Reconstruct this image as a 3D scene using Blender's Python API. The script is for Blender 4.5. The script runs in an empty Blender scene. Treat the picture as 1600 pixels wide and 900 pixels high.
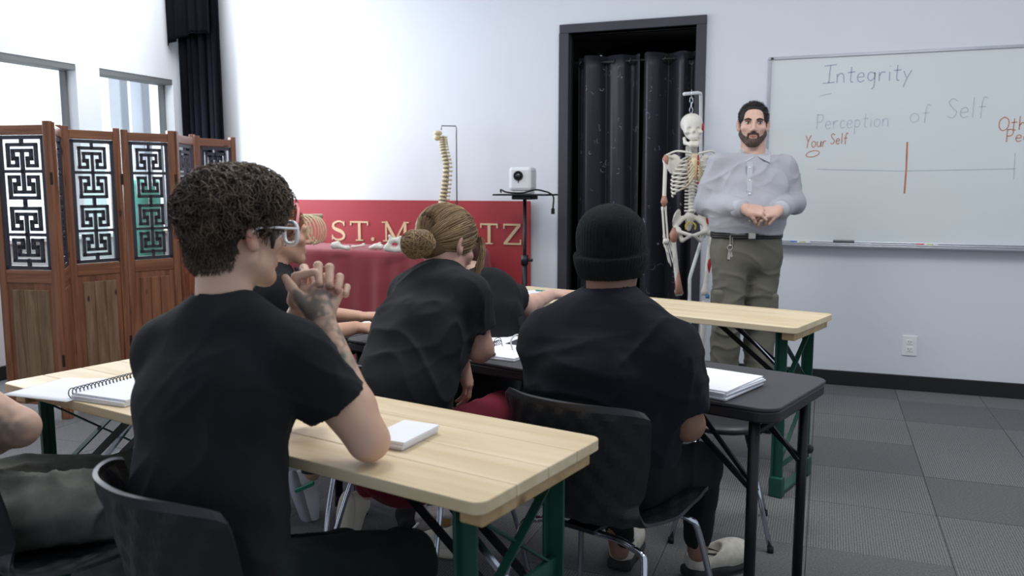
import bpy, math, random
import numpy as np
from mathutils import Vector, Matrix
random.seed(7); rng = np.random.default_rng(7)
scene = bpy.context.scene
COL = scene.collection
# ------------------------------------------------------------------ camera
FPX, CAMH = 1300.0, 1.36
YAW, PIT = math.radians(20.6), math.atan(160 / 1300.0)
cd = bpy.data.cameras.new('camera'); cam = bpy.data.objects.new('camera', cd); COL.objects.link(cam)
cd.sensor_width = 36.0; cd.lens = 36.0 * FPX / 1600.0
cam.location = (0, 0, CAMH); cam.rotation_euler = (math.pi / 2 - PIT, 0, YAW)
cd.clip_start = 0.05
cd.dof.use_dof = True; cd.dof.focus_distance = 3.1; cd.dof.aperture_fstop = 4.0
scene.camera = cam
# ------------------------------------------------------------------ world, lights, exposure
world = bpy.data.worlds.new('room_light'); scene.world = world; world.use_nodes = True
bg = world.node_tree.nodes['Background']; bg.inputs[0].default_value = (0.80, 0.88, 1.0, 1); bg.inputs[1].default_value = 0.56
def area_light(name, loc, target, size, size_y, power, color=(1, 1, 1)):
    l = bpy.data.lights.new(name, 'AREA'); l.shape = 'RECTANGLE'; l.size = size; l.size_y = size_y
    l.energy = power; l.color = color
    o = bpy.data.objects.new(name, l); COL.objects.link(o); o.location = loc
    o.rotation_euler = (Vector(target) - Vector(loc)).to_track_quat('-Z', 'Y').to_euler()
    return o
area_light('ceiling_panel_light', (-4.55, 4.9, 3.45), (-4.75, 5.2, 0), 1.0, 1.6, 44, (0.96, 0.98, 1.0))
area_light('ceiling_panel_light', (-1.9, 2.6, 3.5), (-1.9, 2.6, 0), 1.2, 1.2, 46, (1.0, 0.98, 0.95))
area_light('ceiling_panel_light', (0.6, 3.3, 3.5), (0.6, 3.3, 0), 1.2, 1.2, 46, (1.0, 0.98, 0.95))
area_light('window_daylight', (-5.30, 4.4, 1.75), (0, 4.2, 0.9), 2.6, 0.9, 105, (0.86, 0.92, 1.0))
vs = scene.view_settings
vs.view_transform = 'Standard'; vs.look = 'None'; vs.gamma = 1.0; vs.use_curve_mapping = False; vs.exposure = 0.0
# ------------------------------------------------------------------ geometry of the view: a pixel of the photograph at a known depth -> point in the room
_F = np.array([-math.sin(YAW) * math.cos(PIT), math.cos(YAW) * math.cos(PIT), -math.sin(PIT)])
_R = np.array([math.cos(YAW), math.sin(YAW), 0.0]); _U = np.cross(_R, _F); _C = np.array([0, 0, CAMH])
_FH = np.array([-math.sin(YAW), math.cos(YAW), 0.0]); ZUP = np.array([0, 0, 1.0])
def at(x, y, d): return _C + (_F + _R * (x - 800) / FPX - _U * (y - 450) / FPX) * d
def onz(x, y, z):
    r = _F + _R * (x - 800) / FPX - _U * (y - 450) / FPX
    return _C + r * (z - CAMH) / r[2]
def ony(x, y, Y):
    r = _F + _R * (x - 800) / FPX - _U * (y - 450) / FPX
    return _C + r * Y / r[1]
def hd(deg, up=0.0):
    a = math.radians(deg); v = _R * math.sin(a) + _FH * math.cos(a); u = math.radians(up)
    return v * math.cos(u) + ZUP * math.sin(u)
def nz(v): v = np.asarray(v, float); return v / (np.linalg.norm(v) + 1e-12)
def V(*a): return np.array(a, float)
# ------------------------------------------------------------------ materials
def lin(c):
    if isinstance(c, str): c = [int(c[i:i + 2], 16) / 255 for i in (0, 2, 4)]
    return tuple(x / 12.92 if x <= 0.04045 else ((x + 0.055) / 1.055) ** 2.4 for x in c)
MATS = {}
def mat(name, col, rough=0.6, metal=0.0, var=0.10, vscale=6.0, bump=0.0, bscale=200.0, stretch=(1, 1, 1), col2=None, spec=0.5, sheen=0.0, coat=0.0, detail=4.0):
    """principled material whose colour varies with noise in the object's own space, with fine relief"""
    m = bpy.data.materials.new(name); m.use_nodes = True; nt = m.node_tree; b = nt.nodes['Principled BSDF']
    c = lin(col); L = nt.links.new
    b.inputs['Roughness'].default_value = rough; b.inputs['Metallic'].default_value = metal
    b.inputs['Specular IOR Level'].default_value = spec
    if sheen: b.inputs['Sheen Weight'].default_value = sheen; b.inputs['Sheen Roughness'].default_value = 0.6
    if coat: b.inputs['Coat Weight'].default_value = coat
    tc = nt.nodes.new('ShaderNodeTexCoord'); mp = nt.nodes.new('ShaderNodeMapping'); mp.inputs['Scale'].default_value = stretch
    L(tc.outputs['Object'], mp.inputs['Vector'])
    n = nt.nodes.new('ShaderNodeTexNoise'); n.inputs['Scale'].default_value = vscale; n.inputs['Detail'].default_value = detail
    L(mp.outputs[0], n.inputs['Vector'])
    r = nt.nodes.new('ShaderNodeValToRGB')
    c2 = lin(col2) if col2 else tuple(x * (1 - var) for x in c)
    c1 = c if col2 else tuple(min(1, x * (1 + var)) for x in c)
    r.color_ramp.elements[0].position = 0.3; r.color_ramp.elements[1].position = 0.7
    r.color_ramp.elements[0].color = (*c2, 1); r.color_ramp.elements[1].color = (*c1, 1)
    L(n.outputs['Fac'], r.inputs['Fac']); L(r.outputs['Color'], b.inputs['Base Color'])
    if bump:
        n2 = nt.nodes.new('ShaderNodeTexNoise'); n2.inputs['Scale'].default_value = bscale; n2.inputs['Detail'].default_value = 3
        L(mp.outputs[0], n2.inputs['Vector'])
        bp = nt.nodes.new('ShaderNodeBump'); bp.inputs['Strength'].default_value = bump; bp.inputs['Distance'].default_value = 0.003
        L(n2.outputs['Fac'], bp.inputs['Height']); L(bp.outputs['Normal'], b.inputs['Normal'])
    MATS[name] = m; m['ramp'] = r.name
    return m
# ------------------------------------------------------------------ objects
def link(o, parent=None):
    COL.objects.link(o)
    if parent is not None: o.parent = parent
    return o
def meshobj(name, verts, faces, m=None, parent=None, smooth=True, bevel=0.0, solid=0.0):
    me = bpy.data.meshes.new(name)
    verts = np.asarray(verts, float)
    if isinstance(faces, np.ndarray): faces = faces.tolist()
    me.from_pydata(verts.tolist(), [], faces); me.update()
    if m is not None: me.materials.append(MATS[m] if isinstance(m, str) else m)
    me.polygons.foreach_set('use_smooth', [bool(smooth)] * len(me.polygons))
    o = bpy.data.objects.new(name, me); link(o, parent)
    if solid:
        s = o.modifiers.new('thickness', 'SOLIDIFY'); s.thickness = solid; s.offset = 0
    if bevel:
        b = o.modifiers.new('bevel', 'BEVEL'); b.width = bevel; b.segments = 2; b.limit_method = 'ANGLE'; b.angle_limit = 0.6
        if smooth is False: me.polygons.foreach_set('use_smooth', [False] * len(me.polygons))
    return o
def tag(o, label=None, cat=None, group=None, kind=None):
    if label: o['label'] = label
    if cat: o['category'] = cat
    if group: o['group'] = group
    if kind: o['kind'] = kind
    return o
def empty(name, loc=(0, 0, 0), rz=0.0, parent=None):
    o = bpy.data.objects.new(name, None); o.empty_display_size = 0.05; link(o, parent)
    o.location = loc; o.rotation_euler = (0, 0, rz); return o
def copy_tree(o, parent=None):
    c = o.copy(); COL.objects.link(c); c.parent = parent
    for ch in list(o.children): copy_tree(ch, c)
    return c
class MB:
    """collects shapes of one part"""
    def __init__(s): s.v = []; s.f = []
    def add(s, vs_, fs_):
        n = len(s.v); s.v.extend([tuple(map(float, p)) for p in vs_]); s.f.extend([[i + n for i in f] for f in fs_]); return s
    def box(s, lo, hi, M=None, o=(0, 0, 0)):
        x0, y0, z0 = lo; x1, y1, z1 = hi
        p = [(x0, y0, z0), (x1, y0, z0), (x1, y1, z0), (x0, y1, z0), (x0, y0, z1), (x1, y0, z1), (x1, y1, z1), (x0, y1, z1)]
        if M is not None: p = [np.asarray(o) + np.asarray(M) @ np.array(q) for q in p]
        return s.add(p, [(0, 3, 2, 1), (4, 5, 6, 7), (0, 1, 5, 4), (1, 2, 6, 5), (2, 3, 7, 6), (3, 0, 4, 7)])
    def bar(s, a, b, w, t, up=(0, 0, 1)):
        a = np.asarray(a, float); b = np.asarray(b, float); d = nz(b - a); u = np.asarray(up, float)
        if abs(d @ u) > .98: u = V(1, 0, 0)
        x = nz(np.cross(d, u)); y = np.cross(x, d)
        M = np.stack([x, y, d], 1); L_ = np.linalg.norm(b - a)
        return s.box((-w / 2, -t / 2, 0), (w / 2, t / 2, L_), M, a)
    def tube(s, pts, r, n=10, cap=True, closed=False, flat=None):
        pts = np.asarray(pts, float); k = len(pts)
        r = np.full(k, r) if np.isscalar(r) else np.asarray(r, float)
        T = np.zeros_like(pts)
        if closed: T = np.roll(pts, -1, 0) - np.roll(pts, 1, 0)
        else: T[1:-1] = pts[2:] - pts[:-2]; T[0] = pts[1] - pts[0]; T[-1] = pts[-1] - pts[-2]
        T /= np.linalg.norm(T, axis=1)[:, None] + 1e-12
        u = V(0, 0, 1) if abs(T[0, 2]) < .9 else V(1, 0, 0)
        if flat is not None: u = np.asarray(flat, float)
        N = np.zeros_like(pts); u = nz(u - T[0] * (u @ T[0])); N[0] = u
        for i in range(1, k):
            u = N[i - 1] if flat is None else np.asarray(flat, float)
            N[i] = nz(u - T[i] * (u @ T[i]))
        B = np.cross(T, N); a = np.arange(n) * 2 * math.pi / n
        ring = pts[:, None] + r[:, None, None] * (np.cos(a)[None, :, None] * N[:, None] + np.sin(a)[None, :, None] * B[:, None])
        fs_ = []
        kk = k if closed else k - 1
        for i in range(kk):
            j = (i + 1) % k
            for q in range(n): fs_.append((i * n + q, i * n + (q + 1) % n, j * n + (q + 1) % n, j * n + q))
        if cap and not closed: fs_.append(tuple(range(n))[::-1]); fs_.append(tuple((k - 1) * n + q for q in range(n)))
        return s.add(ring.reshape(-1, 3), fs_)
    def lathe(s, prof, c=(0, 0, 0), n=24, ax=None):
        """prof: (radius, height) from bottom to top"""
        c = np.asarray(c, float); M = np.eye(3) if ax is None else frame_z(ax)
        vs_ = []; a = np.arange(n) * 2 * math.pi / n
        for r, h in prof:
            for q in a: vs_.append(c + M @ V(r * math.cos(q), r * math.sin(q), h))
        fs_ = []
        for i in range(len(prof) - 1):
            for q in range(n): fs_.append((i * n + q, i * n + (q + 1) % n, (i + 1) * n + (q + 1) % n, (i + 1) * n + q))
        fs_.append(tuple(range(n))[::-1]); fs_.append(tuple((len(prof) - 1) * n + q for q in range(n)))
        return s.add(vs_, fs_)
    def prism(s, poly, z0, z1):
        n = len(poly); vs_ = [(x, y, z0) for x, y in poly] + [(x, y, z1) for x, y in poly]
        fs_ = [tuple(range(n))[::-1], tuple(range(n, 2 * n))] + [(i, (i + 1) % n, n + (i + 1) % n, n + i) for i in range(n)]
        return s.add(vs_, fs_)
    def build(s, name, m, parent=None, smooth=False, bevel=0.0, **k):
        return meshobj(name, s.v, s.f, m, parent, smooth, bevel, **k)
def frame_z(d):
    d = nz(d); u = V(0, 0, 1) if abs(d[2]) < .95 else V(1, 0, 0)
    x = nz(np.cross(u, d)); return np.stack([x, np.cross(d, x), d], 1)
def frame_fu(fwd, up=(0, 0, 1)):
    """columns: right, forward, up"""
    f = nz(fwd); r = nz(np.cross(f, np.asarray(up, float))); return np.stack([r, f, np.cross(r, f)], 1)
def rot_z(a): c, s = math.cos(a), math.sin(a); return np.array([[c, -s, 0], [s, c, 0], [0, 0, 1.0]])
def spline(pts, n=8):
    """Catmull-Rom through pts"""
    p = np.asarray(pts, float); p = np.vstack([2 * p[0] - p[1], p, 2 * p[-1] - p[-2]]); out = []
    for i in range(1, len(p) - 2):
        for t in np.linspace(0, 1, n, endpoint=False):
            out.append(.5 * ((2 * p[i]) + (-p[i - 1] + p[i + 1]) * t + (2 * p[i - 1] - 5 * p[i] + 4 * p[i + 1] - p[i + 2]) * t * t + (-p[i - 1] + 3 * p[i] - 3 * p[i + 1] + p[i + 2]) * t ** 3))
    out.append(p[-2]); return np.array(out)
# ------------------------------------------------------------------ noise
def _h(i, j, k):
    n = (i * 374761393 + j * 668265263 + k * 1274126177) & 0xffffffff
    n = ((n ^ (n >> 13)) * 1274126177) & 0xffffffff
    return ((n ^ (n >> 16)) & 0xffff) / 65535.0
def vnoise(P):
    P = np.asarray(P, float); I = np.floor(P).astype(np.int64); f = P - I; f = f * f * (3 - 2 * f)
    i, j, k = I.T; x, y, z = f.T; r = 0
    for a in (0, 1):
        for b in (0, 1):
            for c in (0, 1):
                r = r + _h(i + a, j + b, k + c) * (x if a else 1 - x) * (y if b else 1 - y) * (z if c else 1 - z)
    return r
# ------------------------------------------------------------------ smooth solids (signed distances meshed with surface nets)
def cap(a, b, ra, rb=None):
    a = np.asarray(a, float); b = np.asarray(b, float); rb = ra if rb is None else rb; R_ = max(ra, rb)
    ab = b - a; q = float(ab @ ab) + 1e-12
    def fn(P):
        t = np.clip(((P - a) @ ab) / q, 0, 1)
        return np.linalg.norm(P - a - t[..., None] * ab, axis=-1) - (ra + (rb - ra) * t)
    return fn, np.minimum(a, b) - R_, np.maximum(a, b) + R_
def ell(c, r, M=None):
    c = np.asarray(c, float); r = np.asarray(r, float); M = np.eye(3) if M is None else np.asarray(M, float); R_ = np.abs(M) @ r
    def fn(P):
        q = (P - c) @ M; k0 = np.linalg.norm(q / r, axis=-1); k1 = np.linalg.norm(q / (r * r), axis=-1) + 1e-9
        return k0 * (k0 - 1) / k1
    return fn, c - R_, c + R_
def rbx(c, h, rad, M=None):
    c = np.asarray(c, float); h = np.asarray(h, float); M = np.eye(3) if M is None else np.asarray(M, float); R_ = np.abs(M) @ h
    def fn(P):
        q = np.abs((P - c) @ M) - (h - rad)
        return np.linalg.norm(np.maximum(q, 0), axis=-1) + np.minimum(q.max(-1), 0) - rad
    return fn, c - R_, c + R_
def cutp(p, pt, n):
    fn, lo, hi = p; pt = np.asarray(pt, float); n = nz(n)
    return (lambda P: np.maximum(fn(P), (P - pt) @ n)), lo, hi
def both(p, q):
    return (lambda P: np.maximum(p[0](P), q[0](P))), np.maximum(p[1], q[1]), np.minimum(p[2], q[2])
def minus(p, q):
    return (lambda P: np.maximum(p[0](P), -q[0](P))), p[1], p[2]
def infl(p, r):
    return (lambda P: p[0](P) - r), p[1] - r, p[2] + r
def union(ps, k=0.0):
    def fn(P):
        d = None
        for f, _, _ in ps:
            e = f(P)
            if d is None: d = e
            elif k > 0:
                h = np.maximum(k - np.abs(d - e), 0) / k; d = np.minimum(d, e) - h * h * k * .25
            else: d = np.minimum(d, e)
        return d
    return fn, np.min([p[1] for p in ps], 0) - k, np.max([p[2] for p in ps], 0) + k
def chain(pts, rs, k=0.015):
    return union([cap(pts[i], pts[i + 1], rs[i], rs[i + 1]) for i in range(len(pts) - 1)], k)
def sdf_mesh(ops, res=0.008, clip=None):
    """ops: list of (prim, op, k) with op u / s / i ; returns verts, faces"""
    us = [o for o in ops if o[1] == 'u']
    lo = np.min([o[0][1] for o in us], 0) - 3 * res; hi = np.max([o[0][2] for o in us], 0) + 3 * res
    if clip is not None: lo = np.maximum(lo, clip[0]); hi = np.minimum(hi, clip[1])
    n = np.ceil((hi - lo) / res).astype(int) + 1
    ax = [lo[i] + res * np.arange(n[i]) for i in range(3)]
    d = np.full(n, 1.0, np.float32)
    for (fn, l, h), op, k in ops:
        m = k + 2.5 * res
        if op == 'i': i0 = np.zeros(3, int); i1 = n
        else:
            i0 = np.clip(np.floor((l - m - lo) / res).astype(int), 0, n); i1 = np.clip(np.ceil((h + m - lo) / res).astype(int) + 1, 0, n)
        if np.any(i1 <= i0): continue
        sl = tuple(slice(i0[q], i1[q]) for q in range(3))
        G = np.stack(np.meshgrid(*[ax[q][sl[q]] for q in range(3)], indexing='ij'), -1)
        e = fn(G); D_ = d[sl]
        if op == 'u':
            if k > 0: hh = np.maximum(k - np.abs(D_ - e), 0) / k; D_ = np.minimum(D_, e) - hh * hh * k * .25
            else: D_ = np.minimum(D_, e)
        else:
            if op == 's': e = -e
            if k > 0: hh = np.maximum(k - np.abs(D_ - e), 0) / k; D_ = np.maximum(D_, e) + hh * hh * k * .25
            else: D_ = np.maximum(D_, e)
        d[sl] = D_
    return surfnet(d, lo, res)
def surfnet(d, lo, res):
    d[0] = d[-1] = 1; d[:, 0] = d[:, -1] = 1; d[:, :, 0] = d[:, :, -1] = 1
    s = d < 0; nx, ny, nz_ = d.shape
    c = np.zeros((nx - 1, ny - 1, nz_ - 1), np.int8)
    cs = [(i, j, k) for i in (0, 1) for j in (0, 1) for k in (0, 1)]
    sub = lambda A, q: A[q[0]:nx - 1 + q[0], q[1]:ny - 1 + q[1], q[2]:nz_ - 1 + q[2]]
    for q in cs: c += sub(s, q)
    I = np.argwhere((c > 0) & (c < 8)); acc = np.zeros((len(I), 3)); cnt = np.zeros(len(I))
    val = {q: d[I[:, 0] + q[0], I[:, 1] + q[1], I[:, 2] + q[2]].astype(float) for q in cs}
    for q in cs:
        for a in range(3):
            if q[a] == 0:
                p = list(q); p[a] = 1; p = tuple(p); A, B = val[q], val[p]; m = (A < 0) != (B < 0)
                t = np.where(m, A / np.where(m, A - B, 1), 0)
                pt = np.tile(np.array(q, float), (len(I), 1)); pt[:, a] += t
                acc += pt * m[:, None]; cnt += m
    vid = np.full(c.shape, -1, np.int64); vid[I[:, 0], I[:, 1], I[:, 2]] = np.arange(len(I))
    P = lo + res * (I + acc / cnt[:, None])
    F = []
    for a in range(3):
        b, e = [(1, 2), (2, 0), (0, 1)][a]
        s0 = [slice(None)] * 3; s1 = [slice(None)] * 3; s0[a] = slice(0, -1); s1[a] = slice(1, None)
        x = s[tuple(s0)] != s[tuple(s1)]; E_ = np.argwhere(x)
        ok = (E_[:, b] >= 1) & (E_[:, e] >= 1) & (E_[:, b] < d.shape[b] - 1) & (E_[:, e] < d.shape[e] - 1); E_ = E_[ok]
        ins = s[E_[:, 0], E_[:, 1], E_[:, 2]]
        def g(db, de):
            Q = E_.copy(); Q[:, b] += db; Q[:, e] += de; return vid[Q[:, 0], Q[:, 1], Q[:, 2]]
        q = np.stack([g(-1, -1), g(0, -1), g(0, 0), g(-1, 0)], 1)
        q[~ins] = q[~ins][:, ::-1]; F.append(q)
    F = np.concatenate(F); F = F[(F >= 0).all(1)]
    return P, F
def vnormals(P, F):
    N = np.zeros_like(P); n = np.cross(P[F[:, 2]] - P[F[:, 0]], P[F[:, 3]] - P[F[:, 1]])
    for i in range(4): np.add.at(N, F[:, i], n)
    return N / (np.linalg.norm(N, axis=1)[:, None] + 1e-12)
def merge(*ms):
    v = []; f = []; n = 0
    for p, q in ms: v.append(p); f.append(q + n); n += len(p)
    return np.concatenate(v), np.concatenate(f)
def folds(P, F, dirs, amp=0.004, seed=0):
    """cloth folds: ridges running along the given directions, [(dir, freq_across, freq_along, weight, centre, reach)]"""
    N = vnormals(P, F); h = np.zeros(len(P))
    for i, (dr, fa, fl, w, c, reach) in enumerate(dirs):
        M = frame_z(dr); Q = P @ M; Q = Q * V(fa, fa, fl) + 13.7 * i + seed
        Q[:, :2] += 0.9 * vnoise(P * 7 + seed)[:, None]
        r = 1 - np.abs(2 * vnoise(Q) - 1); r = r * r * r - .30
        if c is not None: r = r * np.exp(-(np.linalg.norm(P - np.asarray(c), axis=1) / reach) ** 2)
        h += w * r
    return P + N * (amp * h)[:, None]
def strands(name, lines, rad, m, parent=None, sides=3, tip=0.35):
    """lines: (n, k, 3) polylines -> one mesh of fine tapering tubes"""
    L_ = np.asarray(lines, float); n, k, _ = L_.shape
    T = np.gradient(L_, axis=1); T /= np.linalg.norm(T, axis=2)[..., None] + 1e-12
    u = np.where(np.abs(T[..., 2:3]) < .8, V(0, 0, 1), V(1, 0, 0)); X = np.cross(T, u); X /= np.linalg.norm(X, axis=2)[..., None] + 1e-12; Y = np.cross(T, X)
    r = (rad if not np.isscalar(rad) else np.full(n, rad))[:, None] * np.linspace(1, tip, k)[None]
    a = np.arange(sides) * 2 * math.pi / sides
    ring = L_[:, :, None] + r[:, :, None, None] * (np.cos(a)[None, None, :, None] * X[:, :, None] + np.sin(a)[None, None, :, None] * Y[:, :, None])
    base = (np.arange(n) * k * sides)[:, None, None]; i = np.arange(k - 1)[None, :, None] * sides; q = np.arange(sides)[None, None, :]; q2 = (q + 1) % sides
    f = np.stack([base + i + q, base + i + q2, base + i + sides + q2, base + i + sides + q], -1).reshape(-1, 4)
    return meshobj(name, ring.reshape(-1, 3), f, m, parent)
# ================================================================== MATERIALS
mat('wall_paint', 'dfe3ea', .75, var=.02, vscale=1.5, bump=.06, bscale=120)
mat('left_wall_paint', 'e6eaf0', .75, var=.02, vscale=1.5, bump=.06, bscale=120)
mat('black_trim', '17181b', .55, var=.15, vscale=4)
mat('door_trim', '3b3a44', .6, var=.10, vscale=5, bump=.1, bscale=60)
mat('painted_shade', '08090b', .9, var=.1)  # near-black colour standing in for the unlit depth behind the door
mat('aluminium', 'b9bdc4', .35, .85, var=.05)
mat('window_grey', '6e7274', .6, var=.08)
mat('white_plastic', 'eceef0', .35, var=.02)
mat('socket_dark', '30302f', .6)
mat('slab', '3c3d40', .9)
mat('board_white', 'dfe5e7', .16, var=.02, vscale=1.2, spec=.5)
mat('stage_cloth', '0d0e14', .95, var=.25, vscale=5, stretch=(6, 6, .5), spec=.05)
mat('ink_blue', '93a0b8', .6, var=.15, vscale=30); mat('ink_faint', 'b4bfcc', .6, var=.12, vscale=30); mat('ink_orange', 'c47a52', .6, var=.15, vscale=30)
def carpet(name, c1, c2):
    m = mat(name, c1, .98, var=.2, vscale=40, spec=.1, bump=.5, bscale=260); nt = m.node_tree; b = nt.nodes['Principled BSDF']
    tc = [n for n in nt.nodes if n.type == 'TEX_COORD'][0]; L = nt.links.new
    w = nt.nodes.new('ShaderNodeTexWave'); w.wave_type = 'BANDS'; w.bands_direction = 'X'; w.inputs['Scale'].default_value = 32; w.inputs['Distortion'].default_value = 1.2
    w.inputs['Detail'].default_value = 2; w.inputs['Detail Scale'].default_value = 3; L(tc.outputs['Object'], w.inputs['Vector'])
    n = nt.nodes.new('ShaderNodeTexNoise'); n.inputs['Scale'].default_value = 150; n.inputs['Detail'].default_value = 3; L(tc.outputs['Object'], n.inputs['Vector'])
    mx = nt.nodes.new('ShaderNodeMath'); mx.operation = 'MULTIPLY_ADD'; mx.inputs[1].default_value = .30; L(w.outputs['Fac'], mx.inputs[0])
    n2 = nt.nodes.new('ShaderNodeMath'); n2.operation = 'MULTIPLY'; n2.inputs[1].default_value = .75; L(n.outputs['Fac'], n2.inputs[0]); L(n2.outputs[0], mx.inputs[2])
    r = nt.nodes[m['ramp']]; r.color_ramp.elements[0].color = (*lin(c2), 1); r.color_ramp.elements[1].color = (*lin(c1), 1)
    r.color_ramp.elements[0].position = .25; r.color_ramp.elements[1].position = .85
    L(mx.outputs[0], r.inputs['Fac'])
carpet('carpet_ribbed', '878788', '4c4d4e'); carpet('carpet_plain', '7a7b7c', '494a4b')
def glass(name):
    m = bpy.data.materials.new(name); m.use_nodes = True; nt = m.node_tree; nt.nodes.clear()
    o = nt.nodes.new('ShaderNodeOutputMaterial'); t = nt.nodes.new('ShaderNodeBsdfTransparent'); g = nt.nodes.new('ShaderNodeBsdfGlossy'); g.inputs['Roughness'].default_value = .03
    x = nt.nodes.new('ShaderNodeMixShader'); x.inputs[0].default_value = .07
    t.inputs[0].default_value = (.97, .99, 1, 1)
    nt.links.new(t.outputs[0], x.inputs[1]); nt.links.new(g.outputs[0], x.inputs[2]); nt.links.new(x.outputs[0], o.inputs[0]); MATS[name] = m
glass('pane_glass')
def emit(name, col, s):
    m = bpy.data.materials.new(name); m.use_nodes = True; nt = m.node_tree; b = nt.nodes['Principled BSDF']
    b.inputs['Base Color'].default_value = (*col, 1); b.inputs['Emission Color'].default_value = (*col, 1); b.inputs['Emission Strength'].default_value = s
    n = nt.nodes.new('ShaderNodeTexNoise'); n.inputs['Scale'].default_value = .6; r = nt.nodes.new('ShaderNodeValToRGB')
    r.color_ramp.elements[0].color = (*[c * .96 for c in col], 1); r.color_ramp.elements[1].color = (*col, 1)
    nt.links.new(n.outputs['Fac'], r.inputs['Fac']); nt.links.new(r.outputs[0], b.inputs['Emission Color']); MATS[name] = m
emit('bright_outdoors', (.96, .98, 1.0), 1.15)
mat('column_blue', 'f2f6fd', .7, var=.03)
# ================================================================== SETTING
WY, WX = 6.04, -5.38          # inner faces of the back wall and of the window wall
def struct(o, label=None): o['kind'] = 'structure'; return tag(o, label) if label else o
floor = MB().box((WX - .1, -1.3, -.10), (3.2, WY + 1.2, -.012)).build('floor', 'slab'); struct(floor, 'grey carpet tile floor with ribbed and mottled tiles')
TS = .5
tm = None
for r in range(-2, 12):
    y0 = 3.72 + TS * (r - 6)
    if y0 > WY - .02 or y0 < -.35: continue
    for c in range(-12, 6):
        x0 = .485 + TS * c
        if x0 + TS < WX or x0 > 2.5: continue
        y1 = min(y0 + TS, WY + .0)
        full = abs(y1 - y0 - TS) < 1e-6
        rib = (r + (c // 3)) % 3 != 0
        if tm is None or not full:
            hx, hy = TS / 2 - .0012, (y1 - y0) / 2 - .0012
            o = MB().box((-hx, -hy, -.008), (hx, hy, 0)).build('carpet_tile', 'carpet_ribbed', floor)
            if full: tm = o.data
        else:
            o = bpy.data.objects.new('carpet_tile', tm); link(o, floor)
        o.location = (x0 + TS / 2, (y0 + y1) / 2, -.0005 + .0012 * random.random())
        if not rib:
            o.material_slots[0].link = 'OBJECT'; o.material_slots[0].material = MATS['carpet_plain']
            if full: o.rotation_euler = (0, 0, math.pi / 2)
# back wall with the doorway
DX0, DX1, DZ = -1.855, -.86, 2.47
ZT = 3.5
wb = MB().box((WX - .15, WY, 0), (DX0, WY + .15, ZT)).box((DX1, WY, 0), (3.2, WY + .15, ZT)).box((DX0, WY, DZ), (DX1, WY + .15, ZT))
wall_back = struct(wb.build('wall_back', 'wall_paint'))
# window wall
WIN = [(3.60, 4.895), (5.116, 5.905)]; WZ0, WZ1 = .95, 2.275
wl = MB().box((WX - .16, 1.2, 0), (WX, WY, WZ0)).box((WX - .16, 1.2, WZ1), (WX, WY, ZT))
for a, b in [(1.2, WIN[0][0]), (WIN[0][1], WIN[1][0]), (WIN[1][1], WY)]: wl.box((WX - .16, a, WZ0), (WX, b, WZ1))
wall_left = struct(wl.build('wall_left', 'left_wall_paint'))
for i, (a, b) in enumerate(WIN):
    w = empty('window_%d' % (i + 1), (WX, (a + b) / 2, WZ0)); struct(w)
    hw = (b - a) / 2; H = WZ1 - WZ0
    MB().box((-.15, -hw, H - .045), (-.005, hw, H)).build('window_head', 'window_grey', w, bevel=.002)
    MB().box((-.15, hw - .022, 0), (-.09, hw, H - .045)).build('window_jamb', 'window_grey', w, bevel=.002)
    MB().box((-.15, -hw, 0), (-.09, -hw + .022, H - .045)).build('window_jamb', 'window_grey', w, bevel=.002)
    MB().box((-.15, -hw, 0), (.04, hw, .03)).build('window_sill', 'white_plastic', w, bevel=.003)
    MB().box((-.126, -hw + .02, .03), (-.120, hw - .02, H - .045)).build('pane', 'pane_glass', w)
o = MB().box((WX - 2.6, -1, -.5), (WX - 2.5, 10, 4.5)).build('exterior_backdrop', 'bright_outdoors'); struct(o, 'overexposed bright space beyond the windows')
for k, (yy, w) in enumerate([(4.55, .20), (6.35, .10), (6.62, .11)]):
    o = MB().box((WX - 1.2, yy, 0), (WX - 1.05, yy + w, 2.42 if k else 2.36)).build('exterior_column', 'column_blue', bevel=.01)
    tag(o, ['wide pale blue column behind the leftmost window pane', 'narrow pale column at the left edge of the right window', 'pale column second from the left behind the right window'][k], 'column', 'pale columns outside the windows')
# baseboards
struct(MB().box((DX1 + .033, WY - .016, 0), (3.2, WY, .10)).build('baseboard_right', 'black_trim', bevel=.003))
struct(MB().box((WX, WY - .016, 0), (DX0 - .038, WY, .10)).build('baseboard_back', 'black_trim', bevel=.003))
struct(MB().box((WX, 1.2, 0), (WX + .016, WY - .016, .10)).build('baseboard_left', 'black_trim', bevel=.003))
# door casing; box added behind, painted near-black for the doorway's darkness
dr = empty('door_1', ((DX0 + DX1) / 2, WY, 0)); struct(dr, 'black framed doorway hung with a dark curtain')
hw = (DX1 - DX0) / 2
MB().box((-hw - .04, -.02, 0), (-hw + .035, .10, DZ)).build('jamb', 'door_trim', dr, bevel=.003)
MB().box((hw - .035, -.02, 0), (hw + .033, .10, DZ)).build('jamb', 'door_trim', dr, bevel=.003)
MB().box((-hw - .036, -.022, DZ), (hw + .033, .10, DZ + .062)).build('lintel', 'door_trim', dr, bevel=.003)
MB().box((-hw - .04, .10, 0), (-hw - .02, 1.1, DZ)).box((hw + .0, .10, 0), (hw + .02, 1.1, DZ)).box((-hw, 1.08, 0), (hw, 1.1, DZ)).box((-hw - .04, .10, DZ), (hw + .02, 1.1, DZ + .02)).build('shade_box', 'painted_shade', dr)
for sx in (-hw + .035, hw - .043):
    MB().box((sx, .03, 0), (sx + .008, .055, DZ - .0)).build('door_stop', 'black_trim', dr)
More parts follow.
